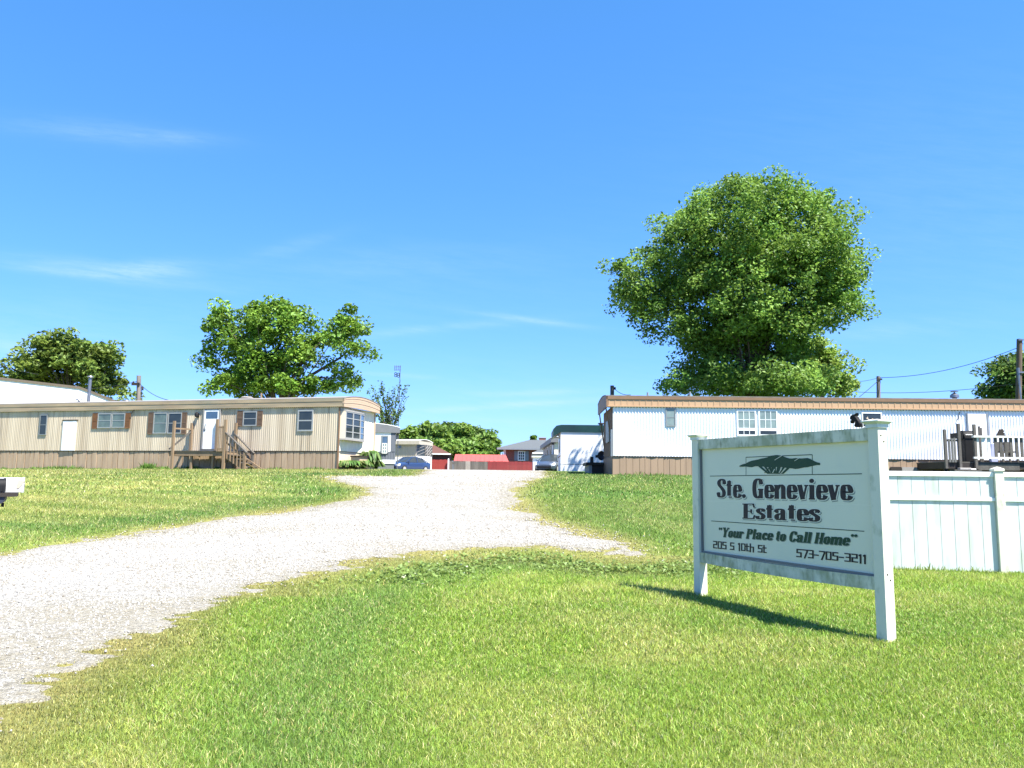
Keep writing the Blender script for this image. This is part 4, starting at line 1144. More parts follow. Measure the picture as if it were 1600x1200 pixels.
ybk = -.12
post_(297.5, ybk, TH.px(298, 661, ybk)[1], zdk); post_(337.5, ybk, TH.px(338, 655, ybk)[1], zdk)
post_(367, ybk, TH.px(367, 661, ybk)[1], zgd)
xl, xb_ = pp(270, yf), pp(297.5, ybk); zr_ = zf(272, 669.5)
Pb('rail', lambda k: k.bar((xl, yf+.05, zr_), (xb_, ybk-.05, zr_+.04), .045, .07))
zbr = zdk+.02
Pb('brace', lambda k: k.bar((pp(281, -.4), yf+.25, zbr+.05), (xb_, ybk-.06, zr_-.08), .04, .08), wood_old)
xr_, xs_ = pp(339, yf), pp(350.5, yf)
zt_r = zf(345, 667)
def front_rail(k):
    k.box(xr_, xs_-.05, yf-.02, yf+.02, zt_r-.06, zt_r); k.box(xr_, xs_-.05, yf-.02, yf+.02, zdk+.04, zdk+.1)
    for i in range(5):
        x = xr_+(xs_-xr_)*(i+.3)/5.2; k.box(x-.018, x+.018, yf-.045, yf-.021, zdk-.05, zt_r+.04)
Pb('railing', front_rail)
# stair going down to the right along the wall
xs0 = xb; zgr = PZ; nst = 5; run = .27; rise = (zdk-zgr)/(nst+.0)
xend = pp(383, yf)
run = (xend-xs0)/(nst-.5)
for i in range(nst-1):
    z = zdk-rise*(i+1); x = xs0+run*i
    Pb('tread', lambda k: k.box(x, x+run+.02, -PD+.02, ybk-.06, z-.04, z), wood_old)
for y in (-PD-.02, ybk-.10):
    Pb('stringer', lambda k: k.hexa([(xs0,y-.02,zdk-.30),(xend+.12,y-.02,zgr-.1),(xend+.12,y+.02,zgr-.1),(xs0,y+.02,zdk-.30),(xs0,y-.02,zdk-.05),(xend+.12,y-.02,zgr+.10),(xend+.12,y+.02,zgr+.10),(xs0,y+.02,zdk-.05)]))
zt0, zt1_ = zf(354, 676.5), zf(384, 706.5)
post_(383, yf, zt1_-.02, zgd); post_(395, ybk, TH.px(395, 707, ybk)[1], zgd, m=wood_old)
def hand(y, ua, va, ub, vb):
    x0, z0 = TH.px(ua, va, y); x1, z1 = TH.px(ub, vb, y)
    Pb('handrail', lambda k: k.bar((x0, y, z0), (x1, y, z1), .12, .045), wood_old)
    return x0, z0, x1, z1
h1 = hand(yf, 353, 676, 386, 707.5); h2 = hand(ybk, 366.5, 677, 397, 708.5)
for i in range(6):
    f = (i+.6)/6.4; x = h1[0]+(h1[2]-h1[0])*f; zt_ = h1[1]+(h1[3]-h1[1])*f-.03; zb_ = max(zdk-.28+(zgr-zdk+.12)*f, zgr-.02)
    Pb('baluster', lambda k: k.box(x-.02, x+.02, yf-.022, yf+.018, zb_, zt_))
Pb('stair_rail', lambda k: k.bar((h1[0], yf+.03, h1[1]-.42), (h1[2], yf+.03, h1[3]-.33), .03, .07))
Pb('loose_board', lambda k: k.bar((pp(385, yf-.3), -PD-.3, zgr+.28), (pp(398, -.9), -.8, zgr+.06), .09, .025))

# ===== white home on the right
B = at(958, 743, 31.0)
RH = Frame((B.x, B.y, G(B.x, B.y)), R(-1.2))
L_R, W_R = 21.0, 3.6
rz = lambda u, v: RH.px(u, v)[1]
zs, zfb, zrt = (rz(960, 710)+rz(1390, 719.5))/2, (rz(960, 632.5)+rz(1580, 645))/2, (rz(960, 617)+rz(1580, 628))/2
print('white home', zs, zfb, zrt)
wh = thing('mobile_home', 'white ribbed mobile home with orange tan fascia and beige skirting, behind the sign', 'mobile home', RH.o, RH.rot)
ribbed(0, L_R, zs, zfb+.03, .118, .022).build('wall', white_siding, wh)
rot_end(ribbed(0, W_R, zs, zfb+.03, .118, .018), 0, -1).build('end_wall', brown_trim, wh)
b = MB(); b.quad((0,W_R,zs),(L_R,W_R,zs),(L_R,W_R,zfb),(0,W_R,zfb)); b.quad((L_R,0,zs),(L_R,W_R,zs),(L_R,W_R,zfb),(L_R,0,zfb)); b.quad((0,.02,zs),(L_R,.02,zs),(L_R,W_R,zs),(0,W_R,zs)); b.build('back_wall', white_siding, wh)
s = MB(); slats(s, -.02, L_R, -.5, zs-.035, .255, .02, .004, .014); s.box(0, L_R, .05, .09, -.5, zs-.004); s.build('skirting', skirt_r, wh)
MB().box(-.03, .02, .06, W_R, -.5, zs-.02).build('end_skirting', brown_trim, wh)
# sagging dark edge under the siding
sg = MB(); x = 0
while x < L_R:
    l = rnd.uniform(.35, .7); dp = rnd.uniform(.012, .05)
    pr = [(x+l*i/6, zs-.006-dp*math.sin(math.pi*i/6)) for i in range(7)]
    sg.prism([(x, zs)] + pr[1:-1] + [(x+l, zs)], -.012, .012); x += l+rnd.uniform(0, .2)
sg.build('belt_strip', dark_gap, wh)
OV, OF = .26, .05; hh = zrt-zfb
f = MB(); f.box(-OV, L_R+OV, -OF-.02, -OF+.045, zfb+.05, zfb+hh*.72)
x = -OV+.1
while x < L_R+OV: f.box(x-.014, x+.014, -OF-.032, -OF-.0205, zfb+.05, zfb+hh*.72); x += .245
f.box(-OV, L_R+OV, -OF-.045, -OF+.045, zfb, zfb+.049)
f.build('fascia', orange_fascia, wh)
MB().box(-OV-.01, L_R+OV, -OF-.05, -OF+.045, zfb+hh*.72+.001, zrt).build('roof_edge', brown_trim, wh)
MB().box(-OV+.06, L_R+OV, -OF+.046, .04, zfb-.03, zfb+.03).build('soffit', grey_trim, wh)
ar = arch(-OF-.05, W_R+OF, zrt, .14)
r_ = MB(); r_.loft([[(-OV-.02, y, z+.03) for y, z in ar] + [(-OV-.02, y, z) for y, z in reversed(ar)], [(L_R+OV, y, z+.03) for y, z in ar] + [(L_R+OV, y, z) for y, z in reversed(ar)]])
r_.build('roof', wood_grey, wh)
ef = MB()
for i in range(len(ar)-1):
    (ya_, za), (yb2, zb_) = ar[i], ar[i+1]
    ef.hexa([(-OV-.01,ya_,zfb-.02),(-OV+.05,ya_,zfb-.02),(-OV+.05,yb2,zfb-.02),(-OV-.01,yb2,zfb-.02),(-OV-.01,ya_,za),(-OV+.05,ya_,za),(-OV+.05,yb2,zb_),(-OV-.01,yb2,zb_)])
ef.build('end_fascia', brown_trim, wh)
# awning braces and screens on the shaded end
MB().bar((-OV+.02, .35, zfb-.02), (-.03, .5, zs+.75), .05, .05).build('brace', brown_trim, wh)
k = MB(); k.bar((-OV+.02, W_R-.4, zfb-.02), (-.03, W_R-.5, zs+.4), .05, .05); k.build('brace', brown_trim, wh)
MB().box(-.07, -.02, .0, .35, zs-.02, zs+1.05).build('end_shutter', grey_trim, wh)
MB().box(-.07, -.02, 1.0, 2.2, zs+.6, zfb-.45).build('end_window', alu_dark, wh)
def rw(u0, u1, v0, v1):
    x0, _ = RH.px(u0, (v0+v1)/2); x1, _ = RH.px(u1, (v0+v1)/2); um = (u0+u1)/2; return x0, x1, RH.px(um, v1)[1], RH.px(um, v0)[1]
window(wh, *rw(1040, 1055.5, 638, 666.5), 0, 1, 2, alu_dark, glass_pale)
for u0, u1 in ((1151, 1181), (1185, 1214.5)):
    x0, x1, z0, z1 = rw(u0, u1, 641, 681)
    zm = RH.px(1180, 671)[1]
    window(wh, x0, x1, zm, z1, 0, 3, 2, white, glass_pale, fw=.05, mw=.02)
    window(wh, x0, x1, z0, zm-.005, 0, 3 if u0 < 1160 else 1, 1, white, glass, fw=.05, mw=.02)
window(wh, *rw(1346.5, 1378, 644.5, 690), 0, 1, 2, white, glass)
x0, x1, z0, z1 = rw(1511, 1544.5, 646, 716)
dr = MB(); dr.box(x0+.06, x1-.06, -.05, -.024, zs+.0, z1-.02); d2 = dr.build('door', white, wh)
fr_ = MB(); fr_.box(x0, x0+.055, -.065, -.012, zs, z1); fr_.box(x1-.055, x1, -.065, -.012, zs, z1); fr_.build('door_frame', grey_trim, wh)
MB().box(x1-.20, x1-.14, -.09, -.051, zs+.85, zs+.95).build('handle', alu, d2)
vx0, vx1, vz0, vz1 = rw(1391, 1408, 729.5, 735.5); MB().box(vx0, vx1, -.03, .0, vz0, vz1).build('skirting_vent', dark_gap, wh)
vx0, vx1, vz0, vz1 = rw(1409, 1436, 730, 736); MB().box(vx0, vx1, -.03, .0, vz0, vz1).build('skirting_vent', grey_pale, wh)
fx, fz = RH.px(1491, 611, 1.2)
k = MB(); k.lathe((fx,1.2,0), [(.16,zrt+.08),(.16,zrt+.16),(.09,zrt+.17),(.09,fz-.28),(.17,fz-.27),(.16,fz-.16),(.08,fz-.10),(.03,fz-.08),(.03,fz-.04),(.15,fz-.035),(.15,fz-.01),(.02,fz)], 14); k.build('roof_vent', galv, wh, smooth=True)
for (u, v) in ((1012, 613), (1078, 612)): 
    fx, fz = RH.px(u, v, 1.4); k = MB(); k.tube([(fx,1.4,zrt+.1),(fx,1.4,fz)], .04, 8); k.build('vent_pipe', grey_trim, wh)
fx, fz = RH.px(1499, 644); k = MB(); k.tube([(fx,-.04,fz),(fx-.05,-.06,fz-.12),(fx-.13,-.05,fz-.34)], .012, 5); k.build('cable', wire_m, wh)
tufts('weeds', 'grass fringe along the beige skirting of the white home', line_pts(RH, -.1, L_R, -.10), 1500, .16, wide=.018)

# ===== weathered deck before the white home
DY = -2.1
dxy = lambda u, v, y=DY: RH.px(u, v, y)
xa, zd = dxy(1475, 721); xb = dxy(1523, 720)[0]; xe = dxy(1605, 720)[0]+3.2
oo_ = RH.world((xa+xe)/2, DY/2, 0); oz = G(oo_.x, oo_.y)-RH.o.z; ox, oy = (xa+xe)/2, DY/2
deck = thing('deck', 'weathered grey timber deck with white topped railing, before the white home at the right edge', 'deck', RH.world(ox, oy, oz), RH.rot)
def D(name, fn, m=wood_old, parent=None):
    k = MB(); fn(k); k.v = [(x-ox, y-oy, z-oz) for x, y, z in k.v]; return k.build(name, m, parent or deck)
def boards(k):
    n = 14
    for i in range(n):
        y0 = DY+(-.05-DY)*i/n; k.box(xa, xe, y0+.004, y0+(-.05-DY)/n-.004, zd-.035, zd)
D('platform', boards)
D('frame', lambda k: (k.box(xa+.02, xe-.02, DY-.01, DY+.04, zd-.26, zd-.037), k.box(xa+.02, xa+.07, DY+.04, -.06, zd-.26, zd-.037)), wood_dark)
for x in (xa+.1, xb, xb+2.4, xe-.2): D('support', lambda k: k.box(x-.05, x+.05, DY+.05, DY+.15, oz-.2, zd-.04), wood_dark)
def Rpost(u, vt, y=DY-.065, s=.045, m=wood_old):
    x, z = RH.px(u, vt, y); D('post', lambda k: k.box(x-s, x+s, y-s, y+s, zd-.26, z), m); return x
x1 = Rpost(1475.5, 671); x2 = Rpost(1497, 662); x3 = Rpost(1521.5, 663); 
Rpost(1529.5, 666, -.6, .03); Rpost(1532.5, 668.5, -.3, .03)
zt_ = dxy(1485, 684.5)[1]
for i, u in enumerate((1478.5, 1483.5, 1488, 1492)):
    x = dxy(u, 700, DY-.06)[0]; D('slat', lambda k: k.box(x-.035, x+.035, DY-.07, DY-.045, zd-.03, zt_+rnd.uniform(-.06, .05)), mat('grey_slat', (.12,.12,.11), .8, amt=.5) if i == 0 else bpy.data.materials['grey_slat'])
D('rail', lambda k: k.box(x1, x2, DY-.04, DY-.0, zt_-.12, zt_-.05))
ztr, zbr = dxy(1560, 681, DY-.1)[1], dxy(1560, 715, DY-.1)[1]
xw0 = dxy(1521, 700, DY-.1)[0]
D('top_rail', lambda k: k.box(xw0, xe, DY-.16, DY-.02, ztr-.07, ztr), wood_white)
D('bottom_rail', lambda k: k.box(xw0, xe, DY-.12, DY-.04, zbr-.045, zbr+.02), wood_white)
for i, u in enumerate((1527.5, 1536, 1545, 1556, 1564, 1572, 1580, 1588.5, 1596.5, 1605, 1613)):
    x = dxy(u, 700, DY-.08)[0]; m = wood_white if i in (0, 1, 2) else wood_old
    D('baluster', lambda k: k.box(x-.05, x+.05, DY-.10, DY-.065, zbr+.02, ztr-.07), m)
for i in range(14):
    x = xe-.1-i*.30
    if x < dxy(1615, 700)[0]: break
    D('baluster', lambda k: k.box(x-.05, x+.05, DY-.10, DY-.065, zbr+.02, ztr-.07))
D('skirt_board', lambda k: k.box(xb+.1, dxy(1592, 724)[0], DY-.03, DY-.012, zd-.30, zd-.06))
# steps of the deck, low in front of its left part
D('step', lambda k: (k.box(xa+.1, xb-.05, DY-.5, DY-.12, zd-.36, zd-.30), k.box(xa+.15, xb-.1, DY-.48, DY-.42, oz-.2, zd-.361)), wood_old)

gx, gz1 = RH.px(1511, 673, -1.35); 
gx0 = RH.px(1502.5, 700, -1.35)[0]; gx1 = RH.px(1520.5, 700, -1.35)[0]
go = RH.world((gx0+gx1)/2, -1.35, zd)
grill = thing('grill', 'black covered barbecue grill with a rounded lid standing on the weathered deck', 'grill', go, RH.rot)
hw = (gx1-gx0)/2; zl = gz1-zd
b = MB(); b.loft([[(-hw*k_, -.24*k_, z), (hw*k_, -.24*k_, z), (hw*k_, .24*k_, z), (-hw*k_, .24*k_, z)] for z, k_ in ((.02, .97), (.3, 1), (zl-.24, 1.0))]); b.build('body', black_m, grill, bevel=.02)
l_ = MB(); l_.loft([[(x, .24*math.cos(math.pi*i/8), zl-.235+(.235 if abs(x) < hw*.95 else .2)*math.sin(math.pi*i/8)) for i in range(9)] for x in (-hw*1.02, -hw*.9, hw*.9, hw*1.02)]); l_.build('lid', black_m, grill, smooth=True)
MB().box(-hw-.30, -hw-.01, -.2, .2, zl-.30, zl-.10).build('side_shelf', black_m, grill)
k = MB(); k.tube([(-.2,-.25,zl-.17),(-.2,-.30,zl-.17),(.2,-.30,zl-.17),(.2,-.25,zl-.17)], .012, 6); k.build('handle', galv, grill)
# small dark ornament on the railing
p = RH.world(RH.px(1565, 681, DY-.09)[0], DY-.09, ztr)
fo = thing('figurine', 'small dark figurine with ragged edge standing on the white top rail of the deck', 'figurine', p, RH.rot)
k = MB(); rng = [( -.19,0),(-.16,.07),(-.11,.17),(-.06,.24),(-.02,.25),(.0,.22),(.03,.27),(.06,.24),(.045,.19),(.10,.22),(.09,.15),(.055,.13),(.11,.10),(.10,.05),(.15,.01),(.14,0)]
k.loft([[(x*.85, -.035, z*.92) for x, z in rng], [(x, -.015, z) for x, z in rng], [(x, .015, z) for x, z in rng], [(x*.85, .035, z*.92) for x, z in rng]]); k.build('body', wood_dark, fo)
# chair-like boards and a pale bag on the deck behind the railing
for (u, lab, cm, nm) in ((1571, 'grey slatted wooden chair behind the railing of the weathered deck', wood_old, 'chair'),):
    cx = RH.px(u, 700, -1.2)[0]; t = thing('chair', lab, 'chair', RH.world(cx, -1.2, zd), RH.rot)
    MB().box(-.3, .3, -.3, .25, .38, .43).build('seat', cm, t)
    k = MB(); [k.box(-.3+i*.125, -.21+i*.125, .22, .26, .44, .80) for i in range(5)]; k.box(-.3, .3, .262, .29, .7, .76); k.build('backrest', cm, t)
    for x, y in ((-.27,-.27),(.27,-.27),(-.27,.22),(.27,.22)): MB().box(x-.03, x+.03, y-.03, y+.03, 0, .38).build('leg', cm, t)
bp = RH.world(RH.px(1551.5, 700, -1.5)[0], -1.5, zd)
bg_ = thing('bag', 'pale blue cloth bag leaning behind the deck railing', 'bag', bp, RH.rot)
k = MB(); k.loft([[(-.14*s_, -.06, z), (.14*s_, -.06, z), (.14*s_, .06, z), (-.14*s_, .06, z)] for z, s_ in ((0, .9), (.15, 1.1), (.4, .95), (.62, .7), (.72, .35))]); k.build('cloth', mat('pale_blue_cloth', (.35,.38,.55), .8), bg_, smooth=True, bevel=.03)
# blocks under the deck
for u, v, w_, h_, m, lab in ((1507, 735, .42, .28, concrete, 'grey concrete block lying under the weathered deck'), (1517, 736, .3, .22, wood_white, 'small white bundle lying under the weathered deck')):
    x, z = RH.px(u, v, DY-.15); p = RH.world(x, DY-.15, 0); p.z = G(p.x, p.y)
    t = thing('block' if m is concrete else 'bundle', lab, 'block' if m is concrete else 'bundle', p, RH.rot)
    zz = RH.px(u, v-4, DY-.15)[1]+RH.o.z-p.z
    k = MB(); k.box(-w_/2, w_/2, -.1, .1, -.05, zz); k.build('body', m, t, bevel=.02)

# ---------------------------------------------------------------- homes and sheds beyond the crest
def frame_at(u, Y, rot=0):
    p = at(u, 735, Y); return Frame((p.x, p.y, G(p.x, p.y)), rot)

# ----- grey two-tone home behind the tan one (its end faces the drive)
GH = frame_at(584, 60, R(9.5)); q = GH.px
x1, _ = q(617.5, 700); zt = q(600, 676)[1]; zr = q(600, 668)[1]; zmid = q(600, 705.5)[1]; zb1 = q(600, 719)[1]; zb0 = q(600, 724.5)[1]
t = thing('mobile_home', 'grey mobile home with pale upper end wall and one tall window, behind the tan home', 'mobile home', GH.o, GH.rot)
x0 = x1-3.6; Ld = 13
ribbed(x0, x1, zb0, zmid, .2, .015).build('lower_wall', grey_siding, t)
MB().box(x0, x1, -.02, .02, zmid, zt+.1).build('upper_wall', white, t)
MB().box(x1-.35, x1+.02, -.03, .0, zmid, zt).build('corner_trim', grey_siding, t)
MB().box(x0, x1+.02, .02, Ld, zb0, zt+.1).build('side_wall', grey_siding, t)
MB().box(x0-.02, x1+.04, -.05, .02, zb0, zb1+.03).build('white_band', white, t)
MB().box(x0, x1-.05, -.0, Ld, -.4, zb0).build('skirting', grey_fascia, t)
ar = arch(x0-.3, x1+.32, zr, .28)
m = MB(); m.loft([[(x, -.12, z+.05) for x, z in ar]+[(x, -.12, z) for x, z in reversed(ar)], [(x, Ld+.3, z+.05) for x, z in ar]+[(x, Ld+.3, z) for x, z in reversed(ar)]]); m.build('roof', white, t)
m = MB()
for i in range(len(ar)-1):
    (xa, za), (xb, zb) = ar[i], ar[i+1]; m.hexa([(xa,-.11,zt),(xb,-.11,zt),(xb,-.06,zt),(xa,-.06,zt),(xa,-.11,za),(xb,-.11,zb),(xb,-.06,zb),(xa,-.06,za)])
m.box(x1+.27, x1+.31, -.05, Ld, zt, zr); m.build('fascia', grey_fascia, t)
wx0, wz1 = q(595.5, 680.5); wx1, wz0 = q(606.5, 708)
window(t, wx0, wx1, wz0, wz1, -.02, 1, 2, alu_dark, glass_blue, fw=.1)
window(t, wx0+.1, wx1-.1, wz0-.03, wz0+.75, -.06, 2, 3, white, glass_pale, fw=.04, mw=.04)

# ----- beige home with a latticed bay end
BH = frame_at(646, 86, R(-12)); q = BH.px
zt = q(640, 694.5)[1]; zr = q(640, 689)[1]; zb = q(640, 714)[1]
t = thing('mobile_home', 'small beige mobile home with a latticed porch end, behind the parked blue car', 'mobile home', BH.o, BH.rot)
xe = q(650.5, 700)[0]; Wd = 4.2
ribbed(-14, xe, zb, zt, .2, .015).build('wall', beige_siding, t)
MB().box(-14, xe-.02, .02, Wd, zb-1.2, zt).build('back_wall', beige_siding, t)
MB().box(-14, xe+.0, -.02, .0, zb-1.6, zb-.02).build('skirting', white, t)
m = MB(); m.box(-14.2, xe+.45, -.35, -.30, zt, zr); m.box(xe+.41, xe+.45, -.30, Wd+.3, zt, zr); m.build('fascia', beige_siding, t)
ar = arch(-.35, Wd+.35, zr, .22)
m = MB(); m.loft([[(-14.2, y, z+.05) for y, z in ar]+[(-14.2, y, z) for y, z in reversed(ar)], [(xe+.47, y, z+.05) for y, z in ar]+[(xe+.47, y, z) for y, z in reversed(ar)]]); m.build('roof', white, t)
wx0, wz1 = q(621, 696); wx1, wz0 = q(627, 700.5); window(t, wx0, wx1, wz0, wz1, 0, 2, 1, grey_trim, glass_blue, fw=.05)
# bay end
m = MB(); xo = xe+.75
m.loft([[(xe, .1, z), (xo, .9, z), (xo, 3.3, z), (xe, 4.1, z)] for z in (zb-1.6, zb+.12)]); m.build('end_wall', white, t)
m = MB(); m.loft([[(xe, .12, z), (xo-.03, .92, z), (xo-.03, 3.28, z), (xe, 4.08, z)] for z in (zb+.12, zt)]); bay2 = m.build('bay_glass', glass, t)
m = MB()
def lat(p, q_, n):
    P, Q = Vector(p), Vector(q_)
    for i in range(n+1): m.bar((*(P+(Q-P)*i/n), zb+.12), (*(P+(Q-P)*i/n), zt), .08, .08)
    for i in range(n):
        a, b = P+(Q-P)*i/n, P+(Q-P)*(i+1)/n
        for k in range(3):
            z = zb+.15+(zt-zb-.3)*k/3; m.bar((*a, z), (*b, z+.42), .035, .035)
lat((xe, .1), (xo, .9), 1); lat((xo, .9), (xo, 3.3), 3); lat((xo, 3.3), (xe, 4.1), 1); m.build('lattice', grey_pale, bay2)

# ----- dark red garage behind the red fence
GA = frame_at(661, 106, R(0)); q = GA.px
xa, xb = q(640, 720)[0], q(700, 720)[0]; ze = q(685, 709)[1]; zr = q(672, 697)[1]
t = thing('garage', 'dark red garage with a brown shingled roof and white eave, behind the red board fence', 'garage', GA.o, 0)
MB().box(xa, xb, 0, 7, -.3, ze).build('wall', red_dark, t)
m = MB(); xo = q(704.5, 709)[0]
m.loft([[(xa-.4, -.4, ze), (xo, -.4, ze), (xo, 7.4, ze), (xa-.4, 7.4, ze)], [(xa+2.2, 3.3, zr+.45), (xb-2.6, 3.3, zr+.45), (xb-2.6, 3.7, zr+.45), (xa+2.2, 3.7, zr+.45)]]); m.build('roof', brown_roof, t)
MB().box(xa-.42, xo+.02, -.44, -.40, ze-.12, ze+.05).build('eave_board', white, t)

# ----- fences closing the far side
def board_fence(name, label, u0, u1, vt, Y, m, alt=None, post=False):
    f = frame_at(u0, Y); x1, _ = f.px(u1, 725); zt = f.px((u0+u1)/2, vt)[1]
    t = thing(name, label, 'fence', f.o, 0)
    b = MB(); x = 0
    while x < x1-.01:
        e = min(.15, x1-x); b.cur = 1 if alt and alt[0] < x/x1 < alt[1] else 0
        b.box(x+.008, x+e-.008, -.012, .012, -.4, zt+rnd.uniform(-.05, .03)); x += e
    b.build('boards', [m, mat('pale_board', (.30,.27,.23), .8, amt=.6)], t)
    r = MB(); [r.box(0, x1, .012, .06, z, z+.09) for z in (.3, zt-.4)]; r.build('rail', m, t)
    return t, f, x1, zt
board_fence('board_fence', 'bright red board fence in front of the dark red garage', 661, 699.5, 718, 100, red_paint)
board_fence('board_fence', 'unpainted grey board fence with a few paler boards, between the two red fences', 701.5, 762, 720.5, 100, wood_grey, (.40, .52))
board_fence('board_fence', 'dark red stained board fence at the head of the drive, left of the white shed', 762, 832, 721, 100, mat('dark_red_fence', (.235,.035,.035), .7, col2=(.17,.028,.028), amt=.7, scale=(3,3,.5)))
f = frame_at(700.5, 99.7); zt = f.px(700, 717.5)[1]
t = thing('fence_post', 'white square post between the bright red and the grey board fence', 'post', f.o, 0); MB().box(-.08, .08, -.08, .08, -.3, zt).build('pole', white, t)
m = MB(); m.loft([[(-r,-r,z),(r,-r,z),(r,r,z),(-r,r,z)] for r, z in ((.1, zt), (.02, zt+.08))]); m.build('cap', white, t)

# ----- low shed with a salmon red roof
f = frame_at(708, 104); q = f.px; zr = q(750, 709.5)[1]; ze = q(750, 720.5)[1]; xb = q(795, 715)[0]
t = thing('shed', 'long low shed with a salmon red metal roof, behind the grey board fence', 'shed', f.o, 0)
MB().box(.2, xb-.2, .3, 4.6, -.3, ze).build('wall', red_dark, t)
xr0 = q(709, 709)[0]; xr1 = q(790, 709)[0]
m = MB(); m.loft([[(xr0, .1, ze-.02),(xb, .1, ze-.02),(xb, 4.8, ze-.02),(xr0, 4.8, ze-.02)], [(xr0+.05, 2.3, zr+.02),(xr1, 2.3, zr+.02),(xr1, 2.5, zr+.02),(xr0+.05, 2.5, zr+.02)]])
x = xr0+.5
while x < xr1: m.bar((x, .12, ze+.01), (x, 2.3, zr+.04), .05, .05); x += .6
m.build('roof', red_roof, t)

# ----- brick house with a grey hip roof
BK = frame_at(787, 110); q = BK.px
ze = q(800, 701.5)[1]; zr = q(828, 687.5)[1]; xb = 12.0
t = thing('brick_house', 'red brick house with a grey hipped roof, brick chimney and shuttered window, beyond the fences', 'house', BK.o, 0)
MB().box(0, xb, 0, 9, -.4, ze).build('wall', brick, t)
xl = q(777, 703)[0]; xrg = q(829, 690)[0]
m = MB(); m.loft([[(xl, -.7, ze-.05),(xb+.7, -.7, ze-.05),(xb+.7, 9.7, ze-.05),(xl, 9.7, ze-.05)], [(xl, -.7, ze+.12),(xb+.7, -.7, ze+.12),(xb+.7, 9.7, ze+.12),(xl, 9.7, ze+.12)], [(xrg, 4.3, zr+.25),(xb-3.4, 4.3, zr+.25),(xb-3.4, 4.7, zr+.25),(xrg, 4.7, zr+.25)]]); m.build('roof', grey_roof, t)
MB().box(xl-.05, xb+.75, -.78, -.70, ze-.12, ze+.13).build('gutter', grey_trim, t)
wx0, wz1 = q(809, 704.5); wx1, wz0 = q(820.5, 720)
window(t, wx0, wx1, wz0, wz1, -.001, 3, 3, white, glass, fw=.13, mw=.06)
for a, b in ((803.5, 808.5), (821, 826)):
    MB().box(q(a, 710)[0], q(b, 710)[0], -.06, -.002, wz0, wz1).build('shutter', grey_trim, t)
MB().box(-.05, .25, -.06, .0, ze-1.6, ze-.12).build('downspout', white, t)
cx0, cz1 = BK.px(842.5, 684.5, 5); cx1, cz0 = BK.px(853, 692, 5)
c = MB().box(cx0, cx1, 5, 6, ze+.2, cz1).build('chimney', brick, t)
MB().box(cx0-.06, cx1+.06, 4.94, 6.06, cz1, cz1+.12).build('chimney_cap', concrete, c)

# ----- white shed beside the dark red fence
f = frame_at(833, 92); q = f.px; ze = q(840, 714.5)[1]; zt = q(840, 711)[1]; xb = 3.4
t = thing('shed', 'small white shed with a cream trim band, at the end of the dark red fence', 'shed', f.o, 0)
MB().box(0, xb, 0, 3.2, -.4, ze).build('wall', white, t)
MB().box(-.15, xb+.15, -.2, 3.3, ze, zt).build('fascia', mat('cream_trim', (.70,.66,.52), .5), t)
MB().box(-.2, xb+.2, -.25, 3.4, zt, zt+.06).build('roof', grey_roof, t)
f = frame_at(834, 100.6); q = f.px
t = thing('carport', 'low grey roofed carport with a white eave, behind the small white shed', 'carport', f.o, 0)
zr, ze = q(842, 704)[1], q(842, 707.5)[1]; xb = 3.0
m = MB(); m.loft([[(-.2,-.2,ze),(xb,-.2,ze),(xb,3,ze),(-.2,3,ze)], [(.5,1.2,zr+.1),(xb,1.2,zr+.1),(xb,1.6,zr+.1),(.5,1.6,zr+.1)]]); m.build('roof', grey_roof, t)
MB().box(-.22, xb, -.24, -.2, ze-.12, ze+.03).build('eave_board', white, t); MB().box(0, xb, .6, 2.8, -.3, ze).build('wall', wood_dark, t)

# ----- long home running away beside the drive
p0, p1 = at(866, 730, 63.0), at(848.5, 730, 77.0)
LH = Frame((p0.x, p0.y, G(p0.x, p0.y)), math.atan2(p1.x-p0.x, -(p1.y-p0.y))-0)
rot = math.atan2(p1.y-p0.y, p1.x-p0.x)-math.pi/2
LH = Frame((p0.x, p0.y, G(p0.x, p0.y)), rot)     # x to the right across its end, y along its length
ztop = LH.px(867, 684.5)[1]; Lh = (p1-p0).length
t = thing('mobile_home', 'long grey beige mobile home running into the distance behind the silver blue car', 'mobile home', LH.o, rot)
MB().box(0, 4, 0, Lh, .6, ztop-.35).build('wall', grey_pale, t)
MB().box(.02, 4, .02, Lh-.02, -.4, .598).build('skirting', grey_trim, t)
MB().box(-.01, 4.02, -.03, -.001, .6, ztop-.35).build('end_wall', mat('cream_siding', (.70,.65,.50), .6, amt=.4), t)
MB().box(-.3, 4.3, -.25, Lh+.2, ztop-.35, ztop).build('fascia', grey_fascia, t)
ar = arch(-.32, 4.32, ztop, .2); m = MB(); m.loft([[(x, -.28, z+.04) for x, z in ar]+[(x, -.28, z) for x, z in reversed(ar)], [(x, Lh+.25, z+.04) for x, z in ar]+[(x, Lh+.25, z) for x, z in reversed(ar)]]); m.build('roof', white, t)
for y0 in (3.0, 6.8):
    w_ = MB().box(-.04, -.001, y0, y0+.9, 1.2, 2.4).build('window', white, t); MB().box(-.05, -.041, y0+.08, y0+.82, 1.28, 2.32).build('pane', glass, w_)
MB().box(-.05, -.001, 1.0, 1.7, .62, 2.5).build('door', white_siding, t)
lp = MB(); lp.lathe((-.12, -.14, ztop-.55), [(.05,0),(.09,.05),(.08,.2),(.02,.26)], 8); lp.bar((-.12,-.14,ztop-.4),(.1,-.03,ztop-.4),.04,.04); lp.build('porch_lamp', black_m, t)

